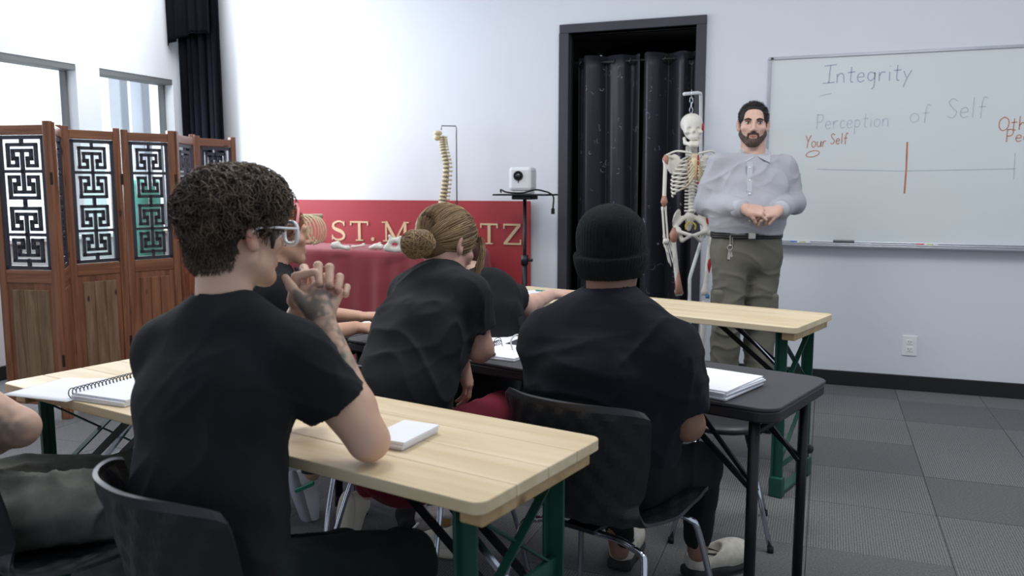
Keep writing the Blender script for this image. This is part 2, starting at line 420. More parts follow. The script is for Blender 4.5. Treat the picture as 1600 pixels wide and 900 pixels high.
# ------------------------------------------------------------------ curtain in the doorway
def curtain_cloth():
    m = mat('printed_curtain', '1d1e28', .42, var=.15, vscale=3, sheen=.06, spec=.45); nt = m.node_tree; b = nt.nodes['Principled BSDF']; L = nt.links.new
    tc = [n for n in nt.nodes if n.type == 'TEX_COORD'][0]
    mp = nt.nodes.new('ShaderNodeMapping'); mp.inputs['Scale'].default_value = (15, 2, 11); L(tc.outputs['Object'], mp.inputs[0])
    v = nt.nodes.new('ShaderNodeTexVoronoi'); v.inputs['Scale'].default_value = 1.0; L(mp.outputs[0], v.inputs['Vector'])
    n = nt.nodes.new('ShaderNodeTexNoise'); n.inputs['Scale'].default_value = 1.7; L(mp.outputs[0], n.inputs['Vector'])
    def mth(op, a, bb):
        q = nt.nodes.new('ShaderNodeMath'); q.operation = op
        for i, z in enumerate((a, bb)):
            if hasattr(z, 'links'): L(z, q.inputs[i])
            else: q.inputs[i].default_value = z
        return q.outputs[0]
    ring = mth('LESS_THAN', mth('ABSOLUTE', mth('SUBTRACT', v.outputs['Distance'], .27), 0), .014)
    gate = mth('GREATER_THAN', n.outputs['Fac'], .56); k = mth('MULTIPLY', ring, gate); k = mth('MULTIPLY', k, .55)
    x = nt.nodes.new('ShaderNodeMix'); x.data_type = 'RGBA'; L(k, x.inputs['Factor'])
    L(nt.nodes[m['ramp']].outputs[0], x.inputs['A']); x.inputs['B'].default_value = (*lin('a9abc0'), 1); L(x.outputs['Result'], b.inputs['Base Color'])
curtain_cloth()
def cloth_sheet(x0, x1, z0, z1, folds_, amp, ph=0.0, nx=90, nzz=26, flare=.2, seed=0):
    vs_ = []; fs_ = []
    for j in range(nzz):
        t = j / (nzz - 1); z = z0 + (z1 - z0) * t
        for i in range(nx):
            s = i / (nx - 1); q = s * folds_ * 2 * math.pi + ph
            w = .55 * math.sin(q + .6 * math.sin(q * .31 + seed)) + .30 * math.sin(q * .53 + 1.7 + seed) + .06 * math.sin(q * 2.3 + 3 * t)
            a = amp * (1 + flare * (1 - t)) * w
            vs_.append((x0 + (x1 - x0) * s + .012 * math.cos(q) * (1 + .3 * math.sin(3 * t + q)), a, z))
    for j in range(nzz - 1):
        for i in range(nx - 1): fs_.append((j * nx + i, j * nx + i + 1, (j + 1) * nx + i + 1, (j + 1) * nx + i))
    return vs_, fs_
ct = empty('door_curtain', ((DX0 + DX1) / 2, WY + .10, 0)); tag(ct, 'dark navy printed eyelet curtain hanging in the black doorway', 'curtain')
for k, (a, b, nf, ph) in enumerate([(-.44, .06, 2.6, .3), (.075, .455, 2.2, 1.9)]):
    v, f = cloth_sheet(a, b, .02, 2.31, nf, .085, ph, seed=k)
    meshobj('fabric_panel', v, f, 'printed_curtain', ct, True, solid=.003)
MB().tube([(-.46, 0, 2.265), (.46, 0, 2.265)], .011, 12).build('curtain_rod', 'black_trim', ct, True)
mat('brass_dark', '55534f', .4, .8)
for k in range(7):
    x = -.40 + .125 * k
    a = np.linspace(0, 2 * math.pi, 20, endpoint=False)
    MB().tube([(x + .006 * math.sin(3 * q), .021 * math.cos(q), 2.265 + .021 * math.sin(q)) for q in a], .004, 6, closed=True).build('eyelet', 'brass_dark', ct, True)
# ------------------------------------------------------------------ stage drape at the corner
sd = empty('stage_drape', (-5.10, WY - .14, 0)); tag(sd, 'tall black pleated stage drape in the corner beside the windows', 'curtain')
v, f = cloth_sheet(-.20, .255, .01, 3.3, 6.5, .045, .4, nx=120, flare=.1, seed=2); meshobj('drape', v, f, 'stage_cloth', sd, True, solid=.004)
v, f = cloth_sheet(-.275, .225, 2.60, 3.4, 4.5, .03, 1.2, nx=110, flare=.3, seed=5)
v = [(x, y - .07, z + (.035 * math.sin(9 * x + 1) + .05 * (x + .1) if z < 2.61 else 0)) for x, y, z in v]
meshobj('valance', v, f, 'stage_cloth', sd, True, solid=.005)
# ------------------------------------------------------------------ whiteboard
BX0, BX1, BZ0, BZ1 = -.409, 2.03, .975, 2.222
bd = empty('whiteboard', ((BX0 + BX1) / 2, WY, 1.0)); tag(bd, 'large wall whiteboard with faded handwriting and orange marker words', 'whiteboard')
def bl(x, z): return x - (BX0 + BX1) / 2, z - 1.0
def bbox_(mb, x0, x1, y0, y1, z0, z1):
    a, c = bl(x0, z0); b, d = bl(x1, z1); return mb.box((a, y0, c), (b, y1, d))
bbox_(MB(), BX0 + .01, BX1 - .01, -.012, -.001, BZ0, BZ1 - .01).build('writing_surface', 'board_white', bd)
bbox_(MB(), BX0, BX0 + .022, -.020, -.001, BZ0, BZ1 - .02).build('frame_side', 'aluminium', bd, bevel=.003)
bbox_(MB(), BX1 - .022, BX1, -.020, -.001, BZ0, BZ1 - .02).build('frame_side', 'aluminium', bd, bevel=.003)
bbox_(MB(), BX0, BX1, -.020, -.001, BZ1 - .02, BZ1).build('frame_top', 'aluminium', bd, bevel=.003)
tr = bbox_(bbox_(MB(), BX0, BX1, -.085, -.001, BZ0 - .022, BZ0 - .008), BX0, BX1, -.085, -.078, BZ0 - .008, BZ0 + .004)
bbox_(tr, BX0, BX1, -.022, -.001, BZ0 - .008, BZ0 + .012).build('tray', 'aluminium', bd, bevel=.002)
bbox_(MB(), BX0 + .018, BX0 + .034, -.024, -.014, BZ1 - .016, BZ1 - .004).build('corner_clip', 'socket_dark', bd)
GL = {  # single-stroke handwriting, unit height 1 = capital
 'I': (.75, [[(.05, 0), (.70, .04)], [(.38, 0), (.44, 1)], [(.12, .98), (.78, 1.03)]]),
 'n': (.6, [[(.08, .5), (.08, 0)], [(.08, .35), (.25, .52), (.42, .42), (.46, 0)]]),
 't': (.5, [[(.25, .85), (.22, .1), (.36, 0)], [(.05, .55), (.45, .58)]]),
 'e': (.55, [[(.08, .27), (.42, .30), (.36, .50), (.16, .46), (.08, .2), (.22, 0), (.45, .08)]]),
 'g': (.6, [[(.45, .45), (.2, .52), (.08, .25), (.22, .05), (.44, .2), (.46, .5), (.44, -.25), (.3, -.42)]]),
 'r': (.5, [[(.1, .5), (.1, 0)], [(.1, .3), (.24, .5), (.42, .48)]]),
 'i': (.3, [[(.14, .5), (.14, 0)], [(.15, .78), (.17, .82)]]),
 'y': (.55, [[(.08, .5), (.22, .15)], [(.48, .52), (.25, .08), (.08, -.38)]]),
 'P': (.65, [[(.12, 1), (.10, 0)], [(.1, .95), (.45, .95), (.52, .7), (.4, .5), (.12, .45)]]),
 'c': (.5, [[(.42, .45), (.2, .5), (.08, .25), (.2, .02), (.42, .08)]]),
 'p': (.58, [[(.1, .5), (.08, -.42)], [(.1, .4), (.28, .52), (.45, .3), (.3, .05), (.1, .1)]]),
 'o': (.58, [[(.28, .52), (.1, .4), (.1, .12), (.28, 0), (.46, .15), (.46, .4), (.28, .52)]]),
 'f': (.5, [[(.48, .92), (.32, .98), (.24, .7), (.2, -.05)], [(.06, .5), (.42, .52)]]),
 'S': (.6, [[(.52, .85), (.3, .98), (.12, .8), (.3, .52), (.5, .3), (.32, .02), (.06, .1)]]),
 'l': (.3, [[(.15, 1), (.12, 0)]]),
 'Y': (.6, [[(.05, 1), (.28, .52)], [(.58, 1.02), (.3, .5), (.2, -.05)]]),
 'u': (.55, [[(.08, .5), (.1, .12), (.25, .02), (.42, .2), (.45, .5)], [(.45, .5), (.46, 0)]]),
 'O': (.8, [[(.4, 1), (.12, .75), (.1, .25), (.36, 0), (.66, .25), (.68, .75), (.4, 1)]]),
 'h': (.55, [[(.1, 1), (.08, 0)], [(.08, .3), (.25, .52), (.42, .42), (.46, 0)]]), ' ': (.55, [])}
def ribbon(mb, pts, w, y):
    pts = np.asarray(pts, float); T = np.gradient(pts, axis=0); T /= np.linalg.norm(T, axis=1)[:, None] + 1e-9; N = np.stack([-T[:, 1], T[:, 0]], 1)
    n = len(pts); a = pts + N * w / 2; b = pts - N * w / 2; vs_ = []
    for q in (a, b):
        for yy in (y, y + .0012): vs_ += [(p[0], yy, p[1]) for p in q]
    fs_ = [(i, i + 1, 2 * n + i + 1, 2 * n + i) for i in range(n - 1)] + [(i, n + i, n + i + 1, i + 1) for i in range(n - 1)] + [(2 * n + i, 2 * n + i + 1, 3 * n + i + 1, 3 * n + i) for i in range(n - 1)]
    mb.add(vs_, fs_)
def write(name, text, x, z, h, m, w=.006, slope=0.0, wide=1.0, label=None):
    mb = MB(); cx, cz = bl(x, z)
    for ch in text:
        wd, st = GL[ch]
        for s in st:
            p = spline(s, 5) if len(s) > 2 else np.array(s, float)
            p = np.stack([cx + p[:, 0] * h * wide, cz + p[:, 1] * h + slope * p[:, 0] * h * wide], 1)
            ribbon(mb, p, w, -.0135)
        cx += wd * h * wide; cz += slope * wd * h * wide
    o = mb.build(name, m, bd)
    if label: o['label'] = label
write('writing', 'Integrity', -.062, 2.035, .115, 'ink_blue', .0046, .0, .98, 'faded blue word Integrity')
write('writing', 'Perception', -.09, 1.735, .10, 'ink_faint', .0035, .02, .86, 'very faint word Perception')
write('writing', 'of', .475, 1.765, .11, 'ink_faint', .0035, .02, 1.1); write('writing', 'Self', .69, 1.785, .125, 'ink_faint', .0038, .02, .95)
write('writing', 'Your', -.15, 1.615, .078, 'ink_orange', .005, .02, .78, 'orange word Your'); write('writing', 'Self', .005, 1.635, .07, 'ink_orange', .0048, .02, .82)
write('writing', 'Other', .985, 1.70, .085, 'ink_orange', .0052, .03, 1.0); write('writing', 'People', 1.03, 1.63, .08, 'ink_orange', .0052, .03, 1.0)
mb = MB(); a = np.linspace(0, 2 * math.pi, 26); cx, cz = bl(-.10, 1.573); ribbon(mb, np.stack([cx + .042 * np.cos(a), cz + .02 * np.sin(a) + .008 * np.cos(a)], 1), .0045, -.0135); mb.build('circled_mark', 'ink_orange', bd)
mb = MB(); p = [bl(.475, 1.64), bl(.478, 1.47), bl(.475, 1.31)]; ribbon(mb, p, .010, -.0137); mb.build('dividing_line', 'ink_orange', bd)
mb = MB(); p = [bl(-.07, 1.47), bl(.45, 1.455), bl(1.10, 1.465)]; ribbon(mb, p, .004, -.0134); mb.build('ruled_line', 'ink_faint', bd)
mb = MB(); p = [bl(1.09, 1.56), bl(1.093, 1.40)]; ribbon(mb, p, .004, -.0134); mb.build('ruled_line', 'ink_faint', bd)
mb = MB(); p = [bl(-.07, 1.955), bl(.0, 1.968)]; ribbon(mb, p, .004, -.0134); mb.build('underline', 'ink_faint', bd)
# things on the tray
mat('felt_grey', '5d5f60', .95, bump=.5, bscale=300); mat('marker_white', 'e6e8ea', .4); mat('marker_blue', '2a3fae', .4); mat('marker_red', 'c51f1f', .4); mat('label_green', 'b9c26a', .5); mat('metal_dark', '6b6f74', .4, .6)
TZ = BZ0 - .008
e = MB().box((-.065, -.022, 0), (.065, .022, .012)).build('eraser_pad', 'felt_grey'); e.name = 'whiteboard_eraser'; e.location = (.12, WY - .052, TZ + .001); tag(e, 'grey felt eraser lying on the whiteboard tray', 'eraser')
MB().box((-.066, -.0225, .012), (.066, .0225, .030)).build('eraser_back', 'metal_dark', e, bevel=.003)
def marker(x, capm, lab, body='marker_white', rz=0):
    o = MB().tube([(-.02, 0, .009), (.062, 0, .009)], .0088, 12).build('whiteboard_marker', body, None, True); o.location = (x, WY - .05, TZ); o.rotation_euler = (0, 0, rz)
    MB().tube([(-.066, 0, .009), (-.060, 0, .009), (-.020, 0, .009)], [.0075, .0096, .0096], 12).build('cap', capm, o, True)
    MB().tube([(-.004, 0, .009), (.034, 0, .009)], .0091, 12).build('wrapper', 'label_green', o, True)
    MB().tube([(.062, 0, .009), (.066, 0, .009)], .006, 12).build('end_plug', capm, o, True); tag(o, lab, 'marker', 'markers on the tray')
marker(-.155, 'marker_blue', 'blue capped marker on the tray beside the man'); marker(.625, 'marker_red', 'red capped marker on the whiteboard tray', rz=.05)
o = MB().tube([(-.09, 0, .006), (.09, 0, .006)], .005, 10).build('pointer_stick', 'metal_dark', None, True); o.location = (.36, WY - .055, TZ); tag(o, 'thin dark pointer stick between eraser and red marker', 'pointer')
MB().tube([(-.1, 0, .006), (-.07, 0, .006)], .0062, 10).build('grip', 'marker_white', o, True)
# wall outlet
ol = empty('wall_outlet', (.56, WY, .302)); tag(ol, 'white double power outlet low on the wall below the whiteboard', 'outlet')
MB().box((-.045, -.008, -.067), (.045, 0, .067)).build('cover_plate', 'white_plastic', ol, bevel=.003)
for dz in (-.024, .024):
    r = MB().box((-.019, -.011, dz - .017), (.019, -.007, dz + .017)).build('receptacle', 'white_plastic', ol, bevel=.004)
    MB().box((-.009, -.0118, dz - .002), (-.006, -.0105, dz + .008)).box((.006, -.0118, dz - .002), (.009, -.0105, dz + .008)).box((-.002, -.0118, dz - .012), (.002, -.0105, dz - .008)).build('slots', 'socket_dark', r)
# ================================================================== FURNITURE
def wood(name, c1, c2, dark, scale=1.0, rough=.5, knots=True, axis=0):
    """grain running along one axis of the object, with knots"""
    m = bpy.data.materials.new(name); m.use_nodes = True; nt = m.node_tree; b = nt.nodes['Principled BSDF']; L = nt.links.new
    b.inputs['Roughness'].default_value = rough
    tc = nt.nodes.new('ShaderNodeTexCoord'); oi = nt.nodes.new('ShaderNodeObjectInfo'); ad = nt.nodes.new('ShaderNodeVectorMath'); ad.operation = 'ADD'
    sc = nt.nodes.new('ShaderNodeVectorMath'); sc.operation = 'SCALE'; sc.inputs[0].default_value = (7, 11, 5); L(oi.outputs['Random'], sc.inputs['Scale'])
    L(tc.outputs['Object'], ad.inputs[0]); L(sc.outputs[0], ad.inputs[1])
    mp = nt.nodes.new('ShaderNodeMapping'); s = [14 * scale] * 3; s[axis] = .9 * scale; mp.inputs['Scale'].default_value = s; L(ad.outputs[0], mp.inputs[0])
    n = nt.nodes.new('ShaderNodeTexNoise'); n.inputs['Scale'].default_value = 1.6; n.inputs['Detail'].default_value = 6; n.inputs['Distortion'].default_value = .8; L(mp.outputs[0], n.inputs['Vector'])
    r = nt.nodes.new('ShaderNodeValToRGB'); r.color_ramp.elements[0].position = .32; r.color_ramp.elements[1].position = .68
    r.color_ramp.elements[0].color = (*lin(c2), 1); r.color_ramp.elements[1].color = (*lin(c1), 1); L(n.outputs['Fac'], r.inputs['Fac'])
    mp2 = nt.nodes.new('ShaderNodeMapping'); s2 = [9 * scale] * 3; s2[axis] = 3.6 * scale; mp2.inputs['Scale'].default_value = s2; L(ad.outputs[0], mp2.inputs[0])
    v = nt.nodes.new('ShaderNodeTexVoronoi'); v.inputs['Scale'].default_value = .8; v.inputs['Randomness'].default_value = 1; L(mp2.outputs[0], v.inputs['Vector'])
    k = nt.nodes.new('ShaderNodeValToRGB'); k.color_ramp.elements[0].position = .05; k.color_ramp.elements[1].position = .12 if knots else .0501
    k.color_ramp.elements[0].color = (1, 1, 1, 1) if knots else (0, 0, 0, 1); k.color_ramp.elements[1].color = (0, 0, 0, 1); L(v.outputs['Distance'], k.inputs['Fac'])
    x = nt.nodes.new('ShaderNodeMix'); x.data_type = 'RGBA'; L(k.outputs['Color'], x.inputs['Factor']); L(r.outputs['Color'], x.inputs['A']); x.inputs['B'].default_value = (*lin(dark), 1)
    L(x.outputs['Result'], b.inputs['Base Color'])
    bp = nt.nodes.new('ShaderNodeBump'); bp.inputs['Strength'].default_value = .12; bp.inputs['Distance'].default_value = .002; L(n.outputs['Fac'], bp.inputs['Height']); L(bp.outputs[0], b.inputs['Normal'])
    MATS[name] = m
wood('pine', 'e0d0b2', 'cfba95', 'a58a66', .8, .5)
wood('pine_edge', 'ccb083', 'b39365', '8a6a42', .8, .5)
wood('teak', '946144', '673c24', '321d14', 1.2, .42, axis=2)
wood('teak_rail', '966345', '6a3e26', '321d14', 1.2, .42, axis=0)
wood('teak_grey', '8f7458', '64482f', '2c1d16', 1.5, .6, axis=2)
mat('green_paint', '14493b', .45, var=.2, vscale=8); mat('chrome', 'd4d8e4', .14, 1.0, var=.04); mat('rubber', '111214', .8)
mat('black_plastic', '1d1f23', .42, var=.1, bump=.12, bscale=500); mat('black_table', '3c3c40', .55, var=.06, bump=.25, bscale=700); mat('black_steel', '191a1d', .42, .3)
mat('lattice_dark', '33323e', .5, var=.12); mat('hinge_metal', '3a3028', .5, .7)
# ------------------------------------------------------------------ pine beer tables on green folding trestles
def rounded(x0, x1, y0, y1, r00, r10, r11, r01, n=5):
    out = []
    for cx, cy, r, a0 in ((x0 + r00, y0 + r00, r00, 180), (x1 - r10, y0 + r10, r10, 270), (x1 - r11, y1 - r11, r11, 0), (x0 + r01, y1 - r01, r01, 90)):
        if r < 1e-4: out.append((cx, cy)); continue
        for i in range(n + 1):
            a = math.radians(a0 + 90 * i / n); out.append((cx + r * math.cos(a), cy + r * math.sin(a)))
    return out
def beer_table(loc, ang, L_, label, W=.5, H=.77):
    t = empty('beer_table', loc, math.radians(ang)); tag(t, label, 'table', 'pine trestle tables')
    hx = L_ / 2; n = 4; pw = W / n
    for i in range(n):
        y0 = -W / 2 + pw * i; y1 = y0 + pw - .0008; r0 = .028 if i == 0 else 0; r1 = .028 if i == n - 1 else 0
        MB().prism(rounded(-hx, hx, y0, y1, r0, r0, r1, r1), H - .027, H).build('plank', 'pine', t, bevel=.0028)
    for s in (-1, 1):
        MB().box((s * (hx - .045) - .028, -W / 2 + .03, H - .062), (s * (hx - .045) + .028, W / 2 - .03, H - .0275)).build('end_batten', 'pine_edge', t, bevel=.004)
        xp = s * (hx - .085)
        lf = empty('leg_frame', (0, 0, 0), 0, t)
        yy = W / 2 - .075
        for sy in (-1, 1):
            MB().box((xp - .024, sy * yy - .004, 0), (xp + .024, sy * yy + .004, H - .03)).box((xp - .024 if s > 0 else xp + .016, sy * yy - .02, .06), (xp - .016 if s > 0 else xp + .024, sy * yy + .02, H - .03)).build('post', 'green_paint', lf, bevel=.002)
            MB().box((xp - .03, sy * yy - .022, 0), (xp + .03, sy * yy + .022, .09)).build('foot', 'green_paint', lf, bevel=.006)
        MB().box((xp - .022, -yy, .002), (xp + .022, yy, .02)).build('floor_bar', 'green_paint', lf, bevel=.003)
        for z in (.44, .13): MB().box((xp - .004, -yy, z - .015), (xp + .004, yy, z + .015)).build('crossbar', 'green_paint', lf, bevel=.001)
        MB().bar((xp + .006, -yy, .46), (xp + .006, yy, H - .06), .022, .005).build('brace', 'green_paint', lf)
        MB().bar((xp - .006, yy, .46), (xp - .006, -yy, H - .06), .022, .005).build('brace', 'green_paint', lf)
        MB().bar((xp + .006, -yy, .15), (xp + .006, yy, .42), .018, .005).build('brace', 'green_paint', lf)
        for sy in (-1, 1): MB().bar((xp, sy * .06, H - .30), (xp - s * .36, sy * .06, H - .035), .022, .006, up=(0, 1, 0)).build('folding_stay', 'black_steel', lf)
        MB().bar((xp, 0, H - .30), (xp - s * .30, 0, H - .035), .012, .012).build('locking_rod', 'chrome', lf)
        MB().box((xp - .006, -yy, H - .315), (xp + .006, yy, H - .285)).build('stay_bar', 'green_paint', lf)
    MB().box((-hx + .3, -.03, H - .052), (hx - .3, .03, H - .0275)).build('under_rail', 'pine_edge', t, bevel=.003)
    return t
TA_NEAR, TA_MID, TA_FAR = -12.5, -17.0, -17.0
near_table = beer_table((-1.389, 1.81, 0), TA_NEAR, 1.77, 'pine trestle table in the foreground the curly haired student leans on')
far_table = beer_table((-.866, 4.118, 0), TA_FAR, 1.77, 'pine trestle table in front of the skeleton and the standing man')
# ------------------------------------------------------------------ black folding tables
def folding_table(loc, ang, label, L_=1.8, W=.5, H=.74):
    t = empty('folding_table', loc, math.radians(ang)); tag(t, label, 'table', 'black folding tables'); hx, hy = L_ / 2, W / 2
    MB().prism(rounded(-hx, hx, -hy, hy, .06, .06, .06, .06, 8), H - .012, H).build('tabletop', 'black_table', t, bevel=.004)
    MB().prism(rounded(-hx + .003, hx - .003, -hy + .003, hy - .003, .058, .058, .058, .058, 8), H - .046, H - .012).build('apron', 'black_plastic', t, bevel=.006)
    for s in (-1, 1):
        xp = s * (hx - .07)
        for sy in (-1, 1):
            lg = MB().tube([(xp, sy * (hy - .035), 0.012), (xp, sy * (hy - .035), H - .045)], .0165, 14).build('leg', 'black_steel', t, True)
            MB().tube([(xp, sy * (hy - .035), 0), (xp, sy * (hy - .035), .045)], .019, 14).build('foot_cap', 'rubber', lg, True)
        MB().tube([(xp, -hy + .035, H - .085), (xp, hy - .035, H - .085)], .012, 12).build('crossbar', 'black_steel', t, True)
        for sy in (-1, 1):
            MB().bar((xp, sy * (hy - .055), H - .27), (xp - s * .26, sy * (hy - .055), H - .05), .010, .016).build('brace', 'black_steel', t)
            MB().bar((xp, sy * (hy - .075), H - .27), (xp - s * .20, sy * (hy - .075), H - .05), .010, .012).build('brace', 'black_steel', t)
        MB().tube([(xp, -hy + .15, H - .085), (xp, -hy + .16, H - .06)], .008, 8).build('catch', 'chrome', t, True)
    return t
mid_table = folding_table((-.896, 2.863, 0), TA_MID, 'black folding table the student in the beanie sits at')
_c, _s = math.cos(math.radians(TA_MID)), math.sin(math.radians(TA_MID))
mid_table2 = folding_table((-.896 - 1.46 * _c, 2.863 - 1.46 * _s, 0), TA_MID, 'black folding table under the arm of the student with the headband', 1.1)
MB().tube([(.83, .235, .50), (.83, .285, .48)], [.013, .016], 12).build('clamp_knob', 'rubber', mid_table, True)
# ------------------------------------------------------------------ shell chairs
def shell_mesh():
    prof = spline([(.235, .425), (.215, .452), (.12, .452), (0, .440), (-.12, .445), (-.195, .480), (-.235, .56), (-.265, .68), (-.300, .82)], 8); nv = len(prof); nu = 41
    S_ = np.linspace(0, 1, nv); vs_ = []
    seg = np.r_[0, np.cumsum(np.linalg.norm(np.diff(prof, axis=0), axis=1))]; S_ = seg / seg[-1]
    for j in range(nv):
        v = S_[j]; w = np.interp(v, [0, .05, .15, .32, .5, .62, .8, 1], [.185, .21, .225, .228, .190, .172, .212, .235])
        if v > .95: w *= 1 - .10 * ((v - .95) / .05) ** 3
        if v < .05: w *= 1 - .10 * ((.05 - v) / .05) ** 2
        T = prof[min(j + 1, nv - 1)] - prof[max(j - 1, 0)]; T = T / np.linalg.norm(T); N = V(T[1], -T[0])   # toward the sitter
        for i in range(nu):
            u = -1 + 2 * i / (nu - 1); x = u * w
            back = min(1, max(0, (v - .48) / .2)); lift = (abs(u) ** 2.3) * (.115 * back + .030 * (1 - back))
            a = (x / .062 + seg[j] / .11); b = (x / .062 - seg[j] / .11); tri = lambda q: abs((q % 1) - .5) * 2
            fac = (tri(a) + tri(b) - 1) * .0042 * min(1, (1 - abs(u)) / .12) * min(1, (1 - v) / .04, v / .04)
            Nw = nz(N * (1 - back) + V(1, -.10) * back); p = prof[j] + Nw * lift + N * fac
            topz = 0.0
            if v > .9: topz = -.016 * (abs(u) ** 8) * ((v - .9) / .1)
            vs_.append((x, p[0], p[1] + topz))
    fs_ = [(j * nu + i, j * nu + i + 1, (j + 1) * nu + i + 1, (j + 1) * nu + i) for j in range(nv - 1) for i in range(nu - 1)]
    return vs_, fs_
def make_chair():
    t = empty('shell_chair')
    v, f = shell_mesh(); sh = meshobj('seat_shell', v, f, 'black_plastic', t, False, solid=.009)
    for sy, yb, yf in ((-1, -.13, -.235), (1, .15, .235)):
        MB().tube(spline([(-.165, yb, .405), (-.10, yb, .418), (.10, yb, .418), (.165, yb, .405)], 5), .0095, 12).build('crossbar', 'chrome', t, True)
        for sx in (-1, 1):
            lg = MB().tube(spline([(sx * .150, yb, .408), (sx * .185, yb + .006 * sy, .398), (sx * .203, yb + .018 * sy, .368), (sx * .228, (yb + yf) / 2 + .02 * sy, .2), (sx * .255, yf + .01 * sy, .012)], 7), .0095, 12).build('leg', 'chrome', t, True)
            MB().tube([(sx * .2552, yf + .0105 * sy, 0), (sx * .2545, yf + .0095 * sy, .024)], .0125, 12).build('foot_cap', 'rubber', lg, True)
    MB().box((-.05, -.15, .418), (.05, .17, .432)).build('seat_mount', 'black_plastic', t, bevel=.004)
    return t
chair0 = make_chair(); chair_used = [False]
def chair(back_px, h, label):
    """back_px: pixel of the middle of the backrest's top edge (0.82 m high); h: heading relative to the view"""
    if chair_used[0]: o = copy_tree(chair0)
    else: o = chair0; chair_used[0] = True
    p = onz(*back_px, .82) + .30 * hd(h); d = hd(h)
    o.location = (p[0], p[1], 0); o.rotation_euler = (0, 0, math.atan2(-d[0], d[1])); return tag(o, label, 'chair', 'black shell chairs')
chair((163, 758), 44, 'black shell chair of the curly haired student in the foreground')
chair((856, 624), 38, 'black shell chair under the student in the black beanie')
chair((555, 570), 38, 'black shell chair of the student with the hair bun')
chair((412, 530), 45, 'black shell chair of the student with the pink headband')
chair((778, 492), 32, 'black shell chair in the first row under the student reaching right')
chair((-150, 665), 50, 'black shell chair at the left edge under the student in grey jeans')
# low stool between the tables
st = empty('stool', tuple(((onz(1048, 848, 0) + onz(1195, 805, 0)) / 2))); tag(st, 'black stool with thin chrome legs behind the black folding table', 'stool')
MB().lathe([(.10, .425), (.15, .428), (.162, .438), (.158, .452), (.12, .458), (.03, .459)], n=32).build('seat', 'black_plastic', st, True)
_a = onz(1195, 805, 0) - onz(1048, 848, 0); _r = np.linalg.norm(_a) / 2; _a0 = math.atan2(_a[1], _a[0])
for k in range(4):
    q = _a0 + k * math.pi / 2; c, s = math.cos(q), math.sin(q)
    lg = MB().tube([(.12 * c, .12 * s, .43), (_r * c, _r * s, .01)], .009, 10).build('leg', 'chrome', st, True)
    MB().tube([(_r * c, _r * s, 0), (_r * .995 * c, _r * .995 * s, .022)], .012, 10).build('foot_cap', 'rubber', lg, True)
# ------------------------------------------------------------------ carved folding screen
SCR = [(-4.494, 3.47), (-4.10, 3.54), (-4.36, 3.82), (-4.245, 4.165), (-4.10, 4.485), (-4.27, 4.86), (-4.21, 5.235)]
SH = 1.70
scr = empty('folding_screen', (SCR[3][0], SCR[3][1], 0)); tag(scr, 'carved wooden folding screen with dark fretwork standing before the windows', 'room divider')
def key_cell(mb, cx, z0, w, h, flip, t=.0205, y0=-.006, y1=.006):
    u = w / 5.0; k = h / 6.0
    segs = [((0, 6), (0, 5.0)), ((0, 5.0), (3.55, 5.0)), ((3.55, 5.0), (3.55, 1.05)), ((3.55, 1.05), (1.35, 1.05)), ((1.35, 1.05), (1.35, 2.5)), ((0, 0), (0, 3.9)), ((0, 3.9), (2.3, 3.9)), ((2.3, 3.9), (2.3, 2.35)), ((2.3, 2.35), (1.35, 2.35))]
    for sx in (-1, 1):
        for (a, b), (c, d) in segs:
            if sx < 0 and a == 0 and c == 0: continue
            if flip: b, d = 6 - b, 6 - d
            xa, xb = sorted((cx + sx * a * u, cx + sx * c * u)); za, zb = sorted((z0 + b * k, z0 + d * k))
            mb.box((xa - t / 2, y0, za - t / 2), (xb + t / 2, y1, zb + t / 2))
for i in range(len(SCR) - 1):
    a, b = V(*SCR[i]), V(*SCR[i + 1]); w = np.linalg.norm(b - a) - .006; d = (b - a) / np.linalg.norm(b - a)
    p = empty('screen_panel', ((a + b) / 2 - V(SCR[3][0], SCR[3][1])).tolist() + [0], math.atan2(d[1], d[0]), scr); h = w / 2
    for s in (-1, 1):
        MB().box((s * (h - .0225) - .0225, -.016, .0), (s * (h - .0225) + .0225, .016, SH + (.022 if i % 2 == 0 or s > 0 else .016))).build('stile', 'teak', p, bevel=.004)
    for z0, z1 in ((SH - .055, SH), (.80, .875), (.08, .14)): MB().box((-h + .045, -.014, z0), (h - .045, .014, z1)).build('rail', 'teak_rail', p, bevel=.004)
    mb = MB(); x0, x1, z0, z1 = -h + .047, h - .047, .877, SH - .057; f = .022
    mb.box((x0, -.009, z0), (x1, .009, z0 + f)).box((x0, -.009, z1 - f), (x1, .009, z1)).box((x0, -.009, z0), (x0 + f, .009, z1)).box((x1 - f, -.009, z0), (x1, .009, z1))
    zi0, zi1 = z0 + f, z1 - f; ch = (zi1 - zi0) / 4
    for c in range(4): key_cell(mb, 0, zi0 + ch * c, (x1 - x0) / 2 - f, ch, c % 2 == 0)
    for c in (1, 3): mb.box((x0 + f, -.006, zi0 + ch * c - .009), (x1 - f, .006, zi0 + ch * c + .009))
    mb.build('fretwork', 'lattice_dark', p)
    nb = 3; bw = (2 * h - .09 - .06) / nb
    MB().box((-h + .045, -.007, .14), (h - .045, .007, .80)).build('panel_board', 'teak', p)
    for q in range(nb):
        x = -h + .075 + bw * q; MB().box((x, -.0125, .18), (x + bw - .0006, .0125, .76)).build('raised_plank', 'teak_grey' if i in (0, 2) else 'teak', p, bevel=.004)
    for z in (.35, 1.40): MB().box((h - .012, -.018, z - .035), (h + .005, -.0155, z + .035)).build('hinge', 'hinge_metal', p)
